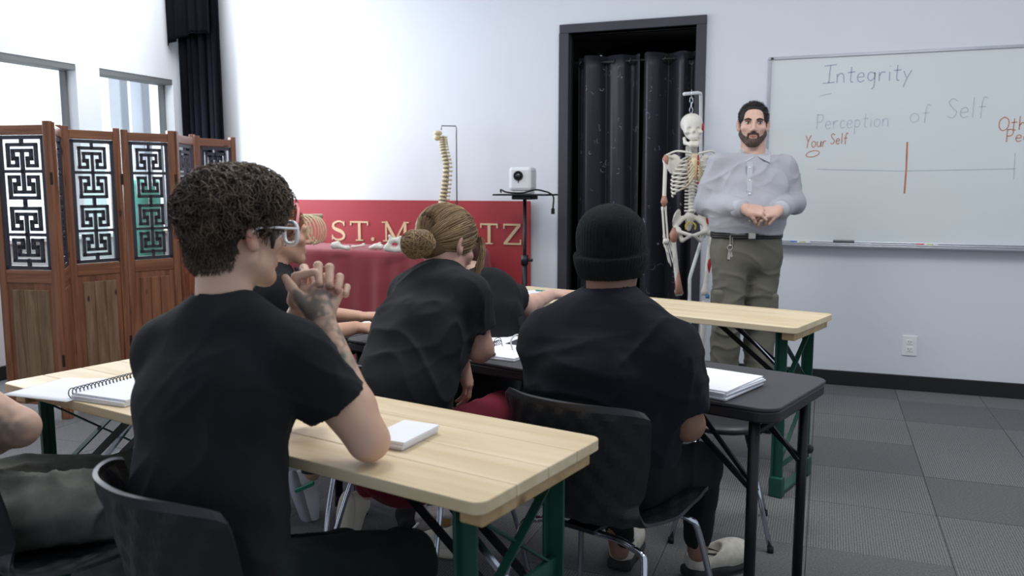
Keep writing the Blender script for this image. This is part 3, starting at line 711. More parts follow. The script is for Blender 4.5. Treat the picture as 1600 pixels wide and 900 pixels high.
# ------------------------------------------------------------------ things glimpsed through the fretwork
mat('teal_cloth', '4f9a8d', .8, var=.15); mat('cream_cart', 'd8cfbf', .6); mat('cart_dark', '2a2c30', .6)
o = MB().lathe([(.14, 0), (.15, .02), (.15, 1.36), (.14, 1.40), (.05, 1.41)], n=24).build('rolled_mat', 'teal_cloth', None, True); o.location = (-4.95, 5.02, 0); tag(o, 'teal rolled mat standing upright behind the fretwork screen', 'rolled mat')
MB().lathe([(.153, .45), (.153, .49)], (0, 0, 0), 24).build('strap', 'cart_dark', o, True)
kt = empty('trolley', (-4.86, 5.45, 0), .3); tag(kt, 'cream trolley on castors seen through the wooden screen', 'trolley')
for z in (.25, .62, .98): MB().box((-.16, -.19, z), (.16, .19, z + .03)).build('shelf', 'cream_cart', kt, bevel=.004)
for sx in (-1, 1):
    for sy in (-1, 1):
        MB().box((sx * .15 - .012, sy * .18 - .012, .06), (sx * .15 + .012, sy * .18 + .012, 1.12)).build('post', 'cart_dark', kt); MB().tube([(sx * .15 - .012, sy * .18, .03), (sx * .15 + .012, sy * .18, .03)], .03, 14).build('castor', 'rubber', kt, True)
# ------------------------------------------------------------------ red panel with lettering
mat('red_panel', 'a2323a', .55, var=.06, vscale=2); mat('gold_letter', 'd9c09a', .5, var=.05); mat('red_cloth', '8f323c', .85, var=.10, vscale=6, bump=.2, bscale=500, sheen=.2)
PX0, PX1, PZ = -4.30, -2.108, 1.243
pn = MB().box((PX0, -.022, .02), (PX1, 0, PZ)).build('lettered_panel', 'red_panel', None, bevel=.002); pn.location = (0, WY - .022, 0); tag(pn, 'long red panel with gold capital letters standing against the wall', 'sign panel')
_lk = [0]
def rib2(mb, pts, w, n=None):
    _lk[0] = (_lk[0] + 1) % 9; dy = -.0004 * _lk[0]
    p = np.asarray(pts, float); w = np.full(len(p), w) if np.isscalar(w) else np.asarray(w)
    T = np.gradient(p, axis=0); T /= np.linalg.norm(T, axis=1)[:, None] + 1e-9; N = np.stack([-T[:, 1], T[:, 0]], 1); n = len(p); a = p + N * w[:, None] / 2; b = p - N * w[:, None] / 2
    vs_ = [(q[0], y, q[1]) for y in (-.027 + dy, -.021 + dy) for q in np.concatenate([a, b])]
    fs_ = [(i, i + 1, n + i + 1, n + i) for i in range(n - 1)] + [(2 * n + i, 3 * n + i, 3 * n + i + 1, 2 * n + i + 1) for i in range(n - 1)]
    fs_ += [(i, 2 * n + i, 2 * n + i + 1, i + 1) for i in range(n - 1)] + [(n + i, n + i + 1, 3 * n + i + 1, 3 * n + i) for i in range(n - 1)]
    mb.add(vs_, fs_)
def letter(ch, x, z, h, w):
    mb = MB(); T_, t_ = .15 * h, .085 * h
    def ln(a, b, ww): rib2(mb, [(x + a[0] * w, z + a[1] * h), (x + b[0] * w, z + b[1] * h)], ww)
    def serif(cx, cz, ww=.36): rib2(mb, [(x + (cx - ww / 2) * w, z + cz * h), (x + (cx + ww / 2) * w, z + cz * h)], t_ * .7)
    if ch == 'T': ln((.5, 0), (.5, 1), T_); ln((0, .955), (1, .955), t_); serif(.5, .03, .42); ln((.03, 1), (.03, .78), t_ * .8); ln((.97, 1), (.97, .78), t_ * .8)
    elif ch == 'M':
        ln((.12, 0), (.12, 1), t_); ln((.88, 0), (.88, 1), T_); ln((.12, 1), (.5, .08), T_); ln((.5, .08), (.88, 1), t_); serif(.12, .03, .26); serif(.88, .03, .28); serif(.06, .97, .2); serif(.94, .97, .2)
    elif ch == 'O':
        a = np.linspace(0, 2 * math.pi, 33); rib2(mb, np.stack([x + w * (.5 + .43 * np.cos(a)), z + h * (.5 + .45 * np.sin(a))], 1), t_ + (T_ - t_) * np.abs(np.cos(a)))
    elif ch == 'R':
        ln((.2, 0), (.2, 1), T_); a = np.linspace(math.pi / 2, -math.pi / 2, 14); rib2(mb, np.stack([x + w * (.5 + .3 * np.cos(a)), z + h * (.74 + .22 * np.sin(a))], 1), t_ + (T_ - t_) * np.abs(np.cos(a)))
        ln((.2, .96), (.52, .96), t_); ln((.2, .52), (.52, .52), t_); ln((.5, .52), (.95, .02), T_); serif(.2, .03); serif(.15, .97, .25)
    elif ch == 'I': ln((.5, 0), (.5, 1), T_); serif(.5, .03, .9); serif(.5, .97, .9)
    elif ch == 'Z': ln((.05, .955), (.95, .955), t_); ln((.05, .045), (.98, .045), t_); ln((.90, .95), (.1, .05), T_); ln((.06, 1), (.06, .76), t_ * .8); ln((.95, 0), (.95, .26), t_ * .8)
    elif ch == 'S':
        p = spline([(.88, .82), (.72, .95), (.45, .97), (.18, .85), (.16, .66), (.4, .54), (.68, .45), (.86, .28), (.78, .1), (.5, .03), (.25, .06), (.08, .2)], 5)
        q = np.linspace(0, 1, len(p)); rib2(mb, np.stack([x + p[:, 0] * w, z + p[:, 1] * h], 1), t_ * .8 + (T_ - t_ * .5) * np.exp(-((q - .5) / .25) ** 2)); ln((.88, .98), (.88, .74), t_ * .7); ln((.08, .02), (.08, .28), t_ * .7)
    elif ch == '.':
        a = np.linspace(0, 2 * math.pi, 17); rib2(mb, np.stack([x + .5 * w + .048 * h * np.cos(a), z + .10 * h + .048 * h * np.sin(a)], 1), .095 * h)
    mb.build('letter', 'gold_letter', pn)['label'] = 'gold letter'
def px_x(px): return ony(px, 362, WY - .045)[0]
for ch, a, b in (('S', 518, 541), ('T', 548, 576), ('.', 577, 588), ('M', 599, 638), ('O', 648, 684), ('R', 692, 722), ('I', 730, 742), ('T', 751, 778), ('Z', 786, 815)):
    xa, xb = px_x(a), px_x(b); letter(ch, xa, .907, .162, xb - xa)
# ------------------------------------------------------------------ draped red treatment table
RX0, RX1, RY0, RY1, RZ = -4.12, -2.38, 5.28, 5.90, .885
rt = empty('treatment_table', ((RX0 + RX1) / 2, (RY0 + RY1) / 2, 0)); tag(rt, 'treatment table draped in red cloth in front of the red panel', 'table')
hx, hy = (RX1 - RX0) / 2, (RY1 - RY0) / 2
MB().prism(rounded(-hx + .02, hx - .02, -hy + .02, hy - .02, .08, .08, .08, .08), RZ - .08, RZ - .006).build('padded_top', 'red_panel', rt, bevel=.02)
for sx in (-1, 1):
    for sy in (-1, 1): MB().tube([(sx * (hx - .15), sy * (hy - .08), 0), (sx * (hx - .15), sy * (hy - .08), RZ - .08)], .022, 12).build('leg', 'pine_edge', rt, True)
def drape():
    per = rounded(-hx, hx, -hy, hy, .10, .10, .10, .10, 10); P0 = []
    for i in range(len(per)):
        a, b = V(*per[i]), V(*per[(i + 1) % len(per)]); n = max(1, int(np.linalg.norm(b - a) / .018))
        for k in range(n): P0.append(a + (b - a) * k / n)
    P0 = np.array(P0); n = len(P0); T = np.roll(P0, -1, 0) - np.roll(P0, 1, 0); T /= np.linalg.norm(T, axis=1)[:, None]; N = np.stack([T[:, 1], -T[:, 0]], 1)
    arc = np.r_[0, np.cumsum(np.linalg.norm(np.diff(P0, axis=0), axis=1))]; vs_ = []; fs_ = []
    wv = np.sin(arc * 34 + 1.5 * np.sin(arc * 5)) * .6 + np.sin(arc * 21 + 2) * .4
    rows = [(-.30, RZ + .0), (-.06, RZ + .002), (-.02, RZ + .0), (0, RZ - .012), (.008, RZ - .04), (.015, RZ - .12), (.025, RZ - .3), (.035, RZ - .55), (.045, .06)]
    for k, (off, z) in enumerate(rows):
        a = .0 if z > RZ - .05 else .022 * min(1, (RZ - z) / .25)
        q = P0 * (1 if off > -.2 else .02) + N * ((off if off > -.2 else 0) + a * wv)[:, None]
        bmp = .006 * vnoise(np.c_[q * 6, np.zeros(n)]) if off < -.01 else 0
        for i in range(n): vs_.append((q[i, 0], q[i, 1], z + (bmp[i] if np.ndim(bmp) else 0)))
    for k in range(len(rows) - 1):
        for i in range(n): fs_.append((k * n + i, (k + 1) * n + i, (k + 1) * n + (i + 1) % n, k * n + (i + 1) % n))
    return vs_, fs_
v, f = drape(); meshobj('drape_cloth', v, f, 'red_cloth', rt, True)
# ------------------------------------------------------------------ projector on a tripod stand
PJ = ony(820, 303, 5.66)
ts = empty('projector_stand', (PJ[0], PJ[1], 0)); tag(ts, 'black tripod stand with a flat tray beside the doorway', 'stand')
mat('projector_white', 'e8eaee', .4, var=.02)
MB().box((-.20, -.13, PJ[2] - .012), (.21, .13, PJ[2])).build('tray', 'black_steel', ts, bevel=.004); MB().box((-.075, -.075, PJ[2] - .04), (.075, .075, PJ[2] - .012)).build('head_plate', 'black_plastic', ts, bevel=.006)
MB().tube([(0, 0, .55), (0, 0, PJ[2] - .03)], .013, 14).build('upper_pole', 'black_steel', ts, True); MB().tube([(0, 0, .12), (0, 0, .84)], .019, 14).build('lower_pole', 'black_steel', ts, True)
k = MB().tube([(0, 0, .79), (0, 0, .86)], .027, 14).build('collar', 'black_plastic', ts, True); MB().tube([(.02, 0, .825), (.06, 0, .825)], .011, 10).build('knob', 'black_plastic', k, True)
for q in (.4, 2.5, 4.6):
    c, s = math.cos(q), math.sin(q); lg = MB().tube([(.02 * c, .02 * s, .62), (.34 * c, .34 * s, .012)], .011, 10).build('leg', 'black_steel', ts, True); MB().tube([(.33 * c, .33 * s, 0), (.345 * c, .345 * s, .03)], .016, 10).build('foot_cap', 'rubber', lg, True)
pj = empty('projector', (PJ[0] - .015, PJ[1], PJ[2]), math.radians(8)); tag(pj, 'small white cube projector with round black lens on the tripod tray', 'projector')
hb = .082
MB().box((-hb, -.10, .022), (hb, .10, .19)).build('housing', 'projector_white', pj, bevel=.022); MB().box((-hb + .012, -.085, .002), (hb - .012, .085, .022)).build('base', 'projector_white', pj, bevel=.004)
l = MB().lathe([(.034, 0), (.034, .008), (.030, .011), (.024, .006), (.001, .006)], (-.012, -.1005, .128), 24, ax=(0, -1, 0)).build('lens', 'rubber', pj, True)
mat('lens_glass', '20262e', .08, spec=.8); MB().lathe([(.022, 0), (.014, .006), (.001, .008)], (-.012, -.107, .128), 20, ax=(0, -1, 0)).build('glass', 'lens_glass', l, True)
MB().box((-.015, -.103, .078), (-.009, -.0995, .098)).build('focus_slot', 'rubber', pj)
cb = MB().tube(spline([(-.16, -.06, PJ[2] + .012), (-.145, -.1, PJ[2] + .03), (-.09, -.12, PJ[2] + .012), (.02, -.11, PJ[2] + .008), (.11, -.08, PJ[2] + .03), (.17, -.02, PJ[2] + .015), (.2, -.06, PJ[2] + .01), (.235, -.06, PJ[2] - .02), (.232, -.06, PJ[2] - .10)], 6), .006, 8).build('power_cable', 'rubber', None, True)
cb.location = (PJ[0], PJ[1], 0); tag(cb, 'black power cable looped on the tray with its plug dangling', 'cable')
MB().box((.222, -.075, PJ[2] - .14), (.242, -.045, PJ[2] - .10)).build('plug', 'rubber', cb, bevel=.004)
# ================================================================== ANATOMY MODELS
mat('bone', 'e4e0d6', .45, var=.05, vscale=25, bump=.1, bscale=150); mat('bone_yellow', 'd8c9a4', .5, var=.10, vscale=30, bump=.1, bscale=150)
mat('muscle_paint', 'b3826f', .5, var=.12, vscale=30); mat('muscle_red', 'b3202c', .5, var=.08); mat('disc_grey', '8f8674', .6); mat('paint_blue', '4a84b8', .5); mat('nerve_yellow', 'c9b44a', .5)
mat('stand_white', 'dfe2e6', .35, var=.02); mat('cavity', '3a332c', .8)
def sk_mesh(name, ops, res, m, parent, label=None):
    P, F = sdf_mesh(ops, res); o = meshobj(name, P, F, m, parent)
    if label: o['label'] = label
    return o
SKD = 5.5
_SO = at(1082, 300, SKD) * V(1, 1, 0)
sk_root = empty('skeleton_model', tuple(_SO), YAW); tag(sk_root, 'life size white skeleton model hanging beside the standing man', 'skeleton')
def sl(px, py, dd=0.0):
    """pixel of the skeleton -> its own frame (x right, y away, z up)"""
    q = at(px, py, SKD + dd) - _SO; return V(q @ _R, q @ _FH, q[2])
U_ = 'u'
# skull
c = sl(1081, 196)
ops = [(ell(c + V(0, .012, .012), (.072, .088, .068)), U_, 0), (ell(c + V(0, -.03, -.045), (.056, .052, .05)), U_, .03), (ell(c + V(-.045, -.05, -.048), (.017, .03, .014)), U_, .012), (ell(c + V(.045, -.05, -.048), (.017, .03, .014)), U_, .012), (ell(c + V(0, -.058, -.08), (.034, .03, .022)), U_, .015)]
for s in (-1, 1):
    ops += [(ell(c + V(s * .031, -.092, -.028), (.021, .040, .018)), 's', .005), (ell(c + V(s * .062, -.035, -.075), (.016, .03, .022)), 's', .012)]
ops += [(ell(c + V(0, -.098, -.058), (.011, .034, .018)), 's', .004)]
skull = sk_mesh('skull', ops, .0045, 'bone', sk_root)
meshobj('temple_marking', *sdf_mesh([(ell(c + V(.062, -.012, -.015), (.016, .032, .036)), U_, 0)], .005), 'muscle_red', skull)['label'] = 'red muscle marking'
ops = [(cap(c + V(-.05, -.01, -.085), c + V(-.046, -.025, -.115), .011), U_, 0), (cap(c + V(.05, -.01, -.085), c + V(.046, -.025, -.115), .011), U_, 0), (cap(c + V(-.046, -.025, -.115), c + V(-.016, -.085, -.132), .013), U_, .01), (cap(c + V(.046, -.025, -.115), c + V(.016, -.085, -.132), .013), U_, .01), (cap(c + V(-.016, -.086, -.13), c + V(.016, -.086, -.13), .016), U_, .01), (cap(c + V(-.022, -.08, -.112), c + V(.022, -.08, -.112), .010), U_, .01)]
sk_mesh('jaw', ops, .0045, 'bone', sk_root)
mb = MB()
for i in range(9): mb.box((c[0] - .026 + .0058 * i, c[1] - .0955 + .00045 * (i - 4) ** 2, c[2] - .101), (c[0] - .0212 + .0058 * i, c[1] - .088 + .00045 * (i - 4) ** 2, c[2] - .089))
mb.build('teeth', 'bone', sk_root, bevel=.001)
# spine
sp_pts = spline([sl(1081, 230, .03), sl(1081, 245, .05), sl(1081, 275, .09), sl(1081, 305, .06), sl(1081, 335, .03)], 8); L_ = len(sp_pts); ids = np.linspace(0, L_ - 1, 24)
for i in range(23):
    p = np.array([np.interp(ids[i], range(L_), sp_pts[:, k]) for k in range(3)]); q = np.array([np.interp(ids[i + 1], range(L_), sp_pts[:, k]) for k in range(3)])
    r = .015 + .010 * i / 22; h = np.linalg.norm(q - p); mb = MB(); mb.lathe([(r * .9, -h * .40), (r, -h * .34), (r * .86, 0), (r, h * .34), (r * .9, h * .40)], p, 14, ax=p - q)
    mb.box(p + V(-.005, 0, -.008), p + V(.005, r + .035, .006)); mb.box(p + V(-r - .022, .006, -.005), p + V(r + .022, .018, .007)); mb.build('vertebra', 'bone', sk_root, True)
# ribs
zc0, zc1 = sl(1081, 240)[2], sl(1081, 300)[2]; xs = sl(1081, 260)[0]
for i in range(10):
    t = i / 9.0; z0 = zc0 - .012 - (zc0 - zc1) * t * .80; wdt = (.055 + .085 * math.sin(min(1, t * 1.45 + .12) * math.pi / 2)) * (1 if t < .75 else 1 - .22 * (t - .75)); dep = .05 + .045 * math.sin(min(1, t * 1.6) * math.pi / 2)
    drop = .035 + .055 * t
    for s in (-1, 1):
        pts = []
        end = .86 if i < 7 else .86 - .10 * (i - 6)
        for a in np.linspace(.05, end, 12): pts.append((xs + s * wdt * math.sin(a * math.pi), .055 + -dep * 1.25 * (1 - math.cos(a * math.pi)) * .5 * 1.5 + .02, z0 - drop * a - .02 * math.sin(a * math.pi)))
        rb = MB().tube(pts, .0062, 7).build('rib', 'bone', sk_root, True)
        if i < 8:
            zs = zc0 - .02 - min(i, 6) * .020; e = pts[-1]; MB().tube(spline([e, (xs + s * .035, e[1] - .018, (e[2] + zs) / 2 - .006), (xs + s * .012, e[1] - .025, zs)], 4), .0052, 7).build('cartilage', 'bone_yellow', rb, True)
y_st = pts[-1][1] - .03
sk_mesh('sternum', [(rbx((xs, -.075, zc0 - .035), (.024, .008, .03), .007), U_, 0), (rbx((xs, -.088, zc0 - .10), (.015, .007, .06), .006), U_, .012), (ell((xs, -.09, zc0 - .17), (.008, .005, .016)), U_, .01)], .005, 'bone_yellow', sk_root)
mb = MB()
for zz in (.03, .07, .11, .15): mb.box((xs + .010, -.101, zc0 - zz - .017), (xs + .019, -.094, zc0 - zz + .017))
mb.box((xs + .01, -.1, zc0 - .20), (xs + .04, -.093, zc0 - .185), None); mb.build('chest_marking', 'muscle_red', sk_root)['label'] = 'red painted muscle marks'
# shoulders and arms
def longbone(name, a, b, r, e0, e1, parent, m='bone', n=12):
    a, b = np.asarray(a), np.asarray(b); ts = np.linspace(0, 1, 15)
    rr = np.array([r * (1 + (e0 - 1) * math.exp(-(t / .09) ** 2) + (e1 - 1) * math.exp(-((1 - t) / .09) ** 2)) for t in ts]); rr[0] *= .55; rr[-1] *= .55
    return MB().tube([a + (b - a) * t for t in ts], rr, n).build(name, m, parent, True)
for s in (-1, 1):
    px = lambda x: 1081 + s * (1081 - x) * -1 if False else 1081 + s * (x - 1081) * -1
    X = lambda x: 1081 - s * (1081 - x) * -1 if False else (x if s < 0 else 2 * 1081 - x)
    sh = sl(X(1040), 246)
    MB().tube(spline([(xs + s * .02, -.07, zc0 - .005), (xs + s * .07, -.075, zc0 + .008), (xs + s * .12, -.03, zc0 + .012), sh + V(0, 0, .012)], 5), .007, 8).build('clavicle', 'bone', sk_root, True)
    P, F = sdf_mesh([(ell((xs + s * .105, .085, zc0 - .07), (.05, .010, .07), rot_z(s * .35)), U_, 0), (cap((xs + s * .075, .10, zc0 - .03), sh + V(-s * .01, .03, .01), .010, .013), U_, .012)], .006); meshobj('scapula', P, F, 'bone', sk_root)
    el = sl(X(1037.5), 318); wr = sl(X(1041), 374)
    hb_ = longbone('humerus', sh, el, .013, 2.1, 2.0, sk_root)
    MB().tube([sh + V(0, 0, .015), sh + V(0, -.004, -.01), sh + V(0, -.004, -.05)], [.010, .0225, .0138], 12).build('muscle_marking', 'muscle_paint', hb_, True)['label'] = 'reddish muscle marking'
    MB().tube([el + V(0, -.003, .05), el + V(0, -.005, .01), el + V(0, -.003, -.02)], [.0135, .0245, .010], 12).build('muscle_marking', 'muscle_paint', hb_, True)
    longbone('radius', el + V(s * .012, -.005, -.02), wr + V(s * .012, 0, 0), .007, 1.7, 1.9, sk_root); longbone('ulna', el + V(-s * .010, .008, -.01), wr + V(-s * .010, 0, 0), .0065, 2.0, 1.4, sk_root)
    mb = MB(); mb.tube([wr + V(0, 0, .005), wr + V(0, 0, -.025)], [.020, .024], 10)
    tip = sl(X(1048), 416)
    for k in range(5):
        a_ = wr + V((k - 2) * .010, -.004, -.02); b_ = tip + V((k - 2) * .013, -.01, .02 * abs(k - 2) - (.0 if k else -.05)); m_ = (a_ + b_) / 2 + V(0, .006, 0)
        mb.tube(spline([a_, m_, b_], 5), [.0055, .004, .004, .0045, .0055, .004, .0035, .0038, .0045, .004, .003], 7)
    mb.build('hand_bones', 'bone', sk_root, True)
    # legs
    hip = sl(X(1054), 366); kn = sl(X(1061), 462); ank = sl(X(1069), 566)
    fm = longbone('femur', hip + V(s * .012, 0, -.01), kn, .0165, 1.6, 2.3, sk_root); MB().tube([hip + V(s * .012, 0, 0), hip + V(-s * .035, 0, .02)], [.018, .022], 12).build('femur_neck', 'bone', fm, True)
    if s < 0:
        MB().tube([hip + V(s * .005, -.006, .045), hip + V(s * .008, -.012, .0), hip + V(s * .008, -.006, -.06)], [.010, .030, .016], 12).build('muscle_marking', 'muscle_paint', fm, True)
        MB().tube([hip * .42 + kn * .58, hip * .2 + kn * .8 + V(0, -.006, 0), kn + V(0, -.006, .01)], [.012, .020, .030], 12).build('muscle_marking', 'muscle_paint', fm, True)
    else:
        MB().tube([hip * .7 + kn * .3 + V(.008, -.002, 0), hip * .5 + kn * .5 + V(.012, -.004, 0), hip * .3 + kn * .7 + V(.008, -.002, 0)], [.008, .017, .008], 12).build('muscle_marking', 'muscle_red', fm, True)
        MB().tube([kn + V(.01, -.034, -.012), kn + V(.012, -.036, .012)], [.014, .012], 10).build('knee_marking', 'paint_blue', fm, True)
    longbone('tibia', kn + V(0, 0, -.03), ank, .0135, 2.2, 1.7, sk_root); longbone('fibula', kn + V(s * .03, .015, -.05), ank + V(s * .022, .01, 0), .006, 1.7, 1.9, sk_root)
    P, F = sdf_mesh([(ell(ank + V(0, .03, -.03), (.024, .035, .024)), U_, 0), (cap(ank + V(0, -.02, -.03), ank + V(s * .01, -.13, -.05), .022, .012), U_, .02)] + [(cap(ank + V(s * .01 + (k - 2) * .012, -.11, -.048), ank + V(s * .015 + (k - 2) * .016, -.18, -.058), .008, .006), U_, .004) for k in range(5)], .005); meshobj('foot_bones', P, F, 'bone', sk_root)
# pelvis
pc = sl(1080, 352); ops = [(cap(pc + V(0, .06, .055), pc + V(0, .075, -.03), .034, .014), U_, 0)]
for s in (-1, 1):
    Mw = frame_fu(V(s * .75, .62, .15)); ops += [(ell(pc + V(s * .092, .030, .050), (.058, .0095, .058), np.stack([nz(V(s * -.45, .75, .0)), nz(V(s * .8, .5, .25)), np.cross(nz(V(s * -.45, .75, 0)), nz(V(s * .8, .5, .25)))], 1)), U_, .01), (cap(pc + V(s * .045, .05, .045), pc + V(s * .095, .03, .0), .016, .018), U_, .02), (ell(pc + V(s * .092, -.002, -.035), (.027, .028, .028)), U_, .02), (cap(pc + V(s * .09, -.02, -.04), pc + V(s * .012, -.055, -.062), .014, .011), U_, .015), (cap(pc + V(s * .082, .0, -.05), pc + V(s * .062, -.01, -.098), .017, .015), U_, .015), (cap(pc + V(s * .058, -.015, -.10), pc + V(s * .018, -.05, -.072), .011, .010), U_, .012)]
pv = sk_mesh('pelvis', ops, .0045, 'bone', sk_root); meshobj('hip_marking', *sdf_mesh([(ell(pc + V(.118, .004, .048), (.022, .012, .046)), U_, 0)], .005), 'muscle_red', pv)['label'] = 'red painted muscle marking'
for s in (-1, 1): MB().tube(spline([pc + V(s * .01, .03, .02), pc + V(s * .032, .02, .0), pc + V(s * .03, .02, -.03)], 5), .006, 8).build('nerve', 'nerve_yellow', pv, True)
# stand of the skeleton
ss = empty('skeleton_stand', tuple(_SO), YAW); tag(ss, 'white bent tube stand with hook carrying the skeleton model', 'stand')
pole = [sl(1077, 640, .0)[0:2].tolist() + [.06], sl(1077, 560, 0), sl(1077.5, 436, .0), sl(1079, 430, .01), sl(1097, 372, .12), sl(1097, 362, .16), sl(1095, 330, .17), sl(1095, 150, .17), sl(1094.5, 146, .155), sl(1090, 145, .12), sl(1069, 147, -.02)]
MB().tube(np.array(pole, float), .0115, 14).build('pole', 'stand_white', ss, True); MB().lathe([(.005, -.016), (.016, -.008), (.018, 0), (.016, .008), (.005, .016)], sl(1099, 368, .03), 14).build('joint_knob', 'stand_white', ss, True)
hk = sl(1080.5, 147, 0); mb = MB().tube([hk + V(0, 0, .03), hk + V(0, 0, -.03)], .003, 8)
for k in range(3):
    a = np.linspace(0, 2 * math.pi, 14, endpoint=False); zz = hk[2] - .04 - .032 * k
    mb.tube([(hk[0] + (.011 * math.cos(q) if k % 2 == 0 else 0), hk[1] + (0 if k % 2 == 0 else .011 * math.cos(q)), zz + .021 * math.sin(q)) for q in a], .0025, 6, closed=True)
mb.build('hook_chain', 'chrome', ss, True)
bx, by = pole[0][0], pole[0][1]
for k in range(5):
    q = k * 2 * math.pi / 5 + .3; cc, s_ = math.cos(q), math.sin(q); lg = MB().tube([(bx, by, .075), (bx + .27 * cc, by + .27 * s_, .062)], .014, 10).build('base_arm', 'stand_white', ss, True)
    MB().tube([(bx + .27 * cc - .012 * s_, by + .27 * s_ + .012 * cc, .027), (bx + .27 * cc + .012 * s_, by + .27 * s_ - .012 * cc, .027)], .027, 14).build('castor', 'rubber', lg, True)
# ------------------------------------------------------------------ spine model on its own stand
SPD = 6.28; _PO = at(690, 390, SPD) * V(1, 1, 0)
def pl(px, py, dd=0.0): q = at(px, py, SPD + dd) - _PO; return V(q @ _R, q @ _FH, q[2])
sm = empty('spine_model', tuple(_PO), YAW); tag(sm, 'flexible yellowish spine model with pelvis hanging from a thin wire stand', 'spine model')
pts = spline([pl(690, 214), pl(692, 232), pl(697, 258), pl(695, 290), pl(691, 318), pl(690, 345)], 8); L_ = len(pts)
sk_mesh('skull_base', [(ell(pl(684, 208), (.034, .036, .020)), U_, 0), (ell(pl(683, 215), (.026, .026, .024)), U_, .01)], .005, 'bone_yellow', sm)
ids = np.linspace(0, L_ - 1, 25)
for i in range(24):
    p = np.array([np.interp(ids[i], range(L_), pts[:, k]) for k in range(3)]); q = np.array([np.interp(ids[i + 1], range(L_), pts[:, k]) for k in range(3)]); h = np.linalg.norm(q - p); r = .022 + .012 * i / 23
    vb = MB(); vb.lathe([(r * .9, -h * .30), (r, -h * .26), (r * .88, 0), (r, h * .26), (r * .9, h * .30)], p, 14, ax=p - q); vb.box(p + V(r * .5, -.004, -.010), p + V(r + .020, .004, .004)); vb.box(p + V(.002, -r - .014, -.004), p + V(.012, r + .014, .006)); vo = vb.build('vertebra', 'bone_yellow', sm, True)
    MB().lathe([(r * .82, -h * .22), (r * .82, h * .22)], (p + q) / 2, 12, ax=p - q).build('disc', 'disc_grey', vo, True)
pc = pl(700, 366); ops = [(cap(pc + V(0, .03, .07), pc + V(0, .05, -.03), .034, .014), U_, 0)]
for s in (-1, 1): ops += [(ell(pc + V(s * .095, .0, .075), (.062, .014, .066), rot_z(s * .5)), U_, .012), (ell(pc + V(s * .10, -.01, -.02), (.03, .03, .03)), U_, .02), (cap(pc + V(s * .05, .03, .05), pc + V(s * .10, 0, 0), .02), U_, .02), (cap(pc + V(s * .095, -.02, -.03), pc + V(s * .012, -.055, -.05), .014, .011), U_, .015), (cap(pc + V(s * .09, 0, -.04), pc + V(s * .06, -.01, -.085), .016), U_, .012)]
sk_mesh('pelvis', ops, .006, 'bone', sm)
wsd = empty('wire_stand', tuple(_PO), YAW); tag(wsd, 'thin bent steel wire stand holding up the spine model', 'stand')
pb = pl(714, 330); MB().tube([(pb[0], pb[1], RZ + .012), pl(713, 200), pl(712, 197), pl(690, 196.5), pl(689.5, 203)], .0045, 8).build('wire', 'metal_dark', wsd, True)
MB().lathe([(.09, RZ + .010), (.09, RZ + .018), (.03, RZ + .024)], (pb[0], pb[1], 0), 20).build('base_plate', 'metal_dark', wsd, True)
# ------------------------------------------------------------------ loose bones on the red table
def on_cloth(px, py): p = onz(px, py, RZ + .009); return p
rc = at(476, 360, 6.05); rcm = empty('rib_cage_model', (rc[0], rc[1], RZ + .005), YAW + .9); tag(rcm, 'small rib cage model lying on the red table behind the headband student', 'rib cage')
zc = rc[2] - RZ - .005
for i in range(9):
    for s in (-1, 1):
        pts = [(-.10 + .026 * i + .03 * a, s * .085 * math.sin(a * math.pi) * (1.25 - .06 * abs(i - 5)), zc + .095 * math.cos(a * math.pi) * (1.15 - .05 * abs(i - 5))) for a in np.linspace(.04, .93, 12)]
        MB().tube(pts, .0055, 6).build('rib', 'bone_yellow', rcm, True)
sk_mesh('breastbone', [(rbx((.03, 0, zc - .095), (.10, .014, .007), .006), U_, 0)], .006, 'bone_yellow', rcm); MB().tube([(-.13, 0, zc + .105), (.16, 0, zc + .10)], .016, 10).build('backbone', 'bone_yellow', rcm, True)
p = on_cloth(532, 391)
o = meshobj('thigh_bone_end', *sdf_mesh([(ell((-.045, 0, .034), (.026, .026, .026)), U_, 0), (ell((-.02, .012, .045), (.02, .02, .022)), U_, .015), (cap((-.03, 0, .034), (.045, -.01, .016), .018, .013), U_, .015), (ell((.055, -.012, .018), (.022, .018, .017)), U_, .012)], .005), 'bone'); o.location = p; o.rotation_euler = (0, 0, YAW); tag(o, 'short white bone with a round head left on the red cloth', 'bone', 'loose bones on the red table')
p = on_cloth(560, 388); o = meshobj('small_bone', *sdf_mesh([(cap((-.035, 0, .010), (.035, 0, .022), .009, .008), U_, 0), (ell((-.04, 0, .012), (.015, .013, .012)), U_, .01), (ell((.04, 0, .024), (.014, .012, .016)), U_, .01)], .0045), 'bone'); o.location = p; o.rotation_euler = (0, 0, YAW); tag(o, 'small thin white bone in the middle of the red cloth', 'bone', 'loose bones on the red table')
p = on_cloth(587, 390); o = meshobj('vertebra_piece', *sdf_mesh([(ell((0, 0, .022), (.03, .028, .022)), U_, 0), (ell((-.035, 0, .014), (.018, .015, .014)), U_, .01), (ell((.04, .0, .02), (.022, .02, .02)), U_, .012), (cap((0, 0, .03), (.03, .02, .045), .010), U_, .01)], .0045), 'bone'); o.location = p; o.rotation_euler = (0, 0, YAW); tag(o, 'knobbly white vertebra beside the hip bone on red cloth', 'bone', 'loose bones on the red table')
p = on_cloth(617, 394)
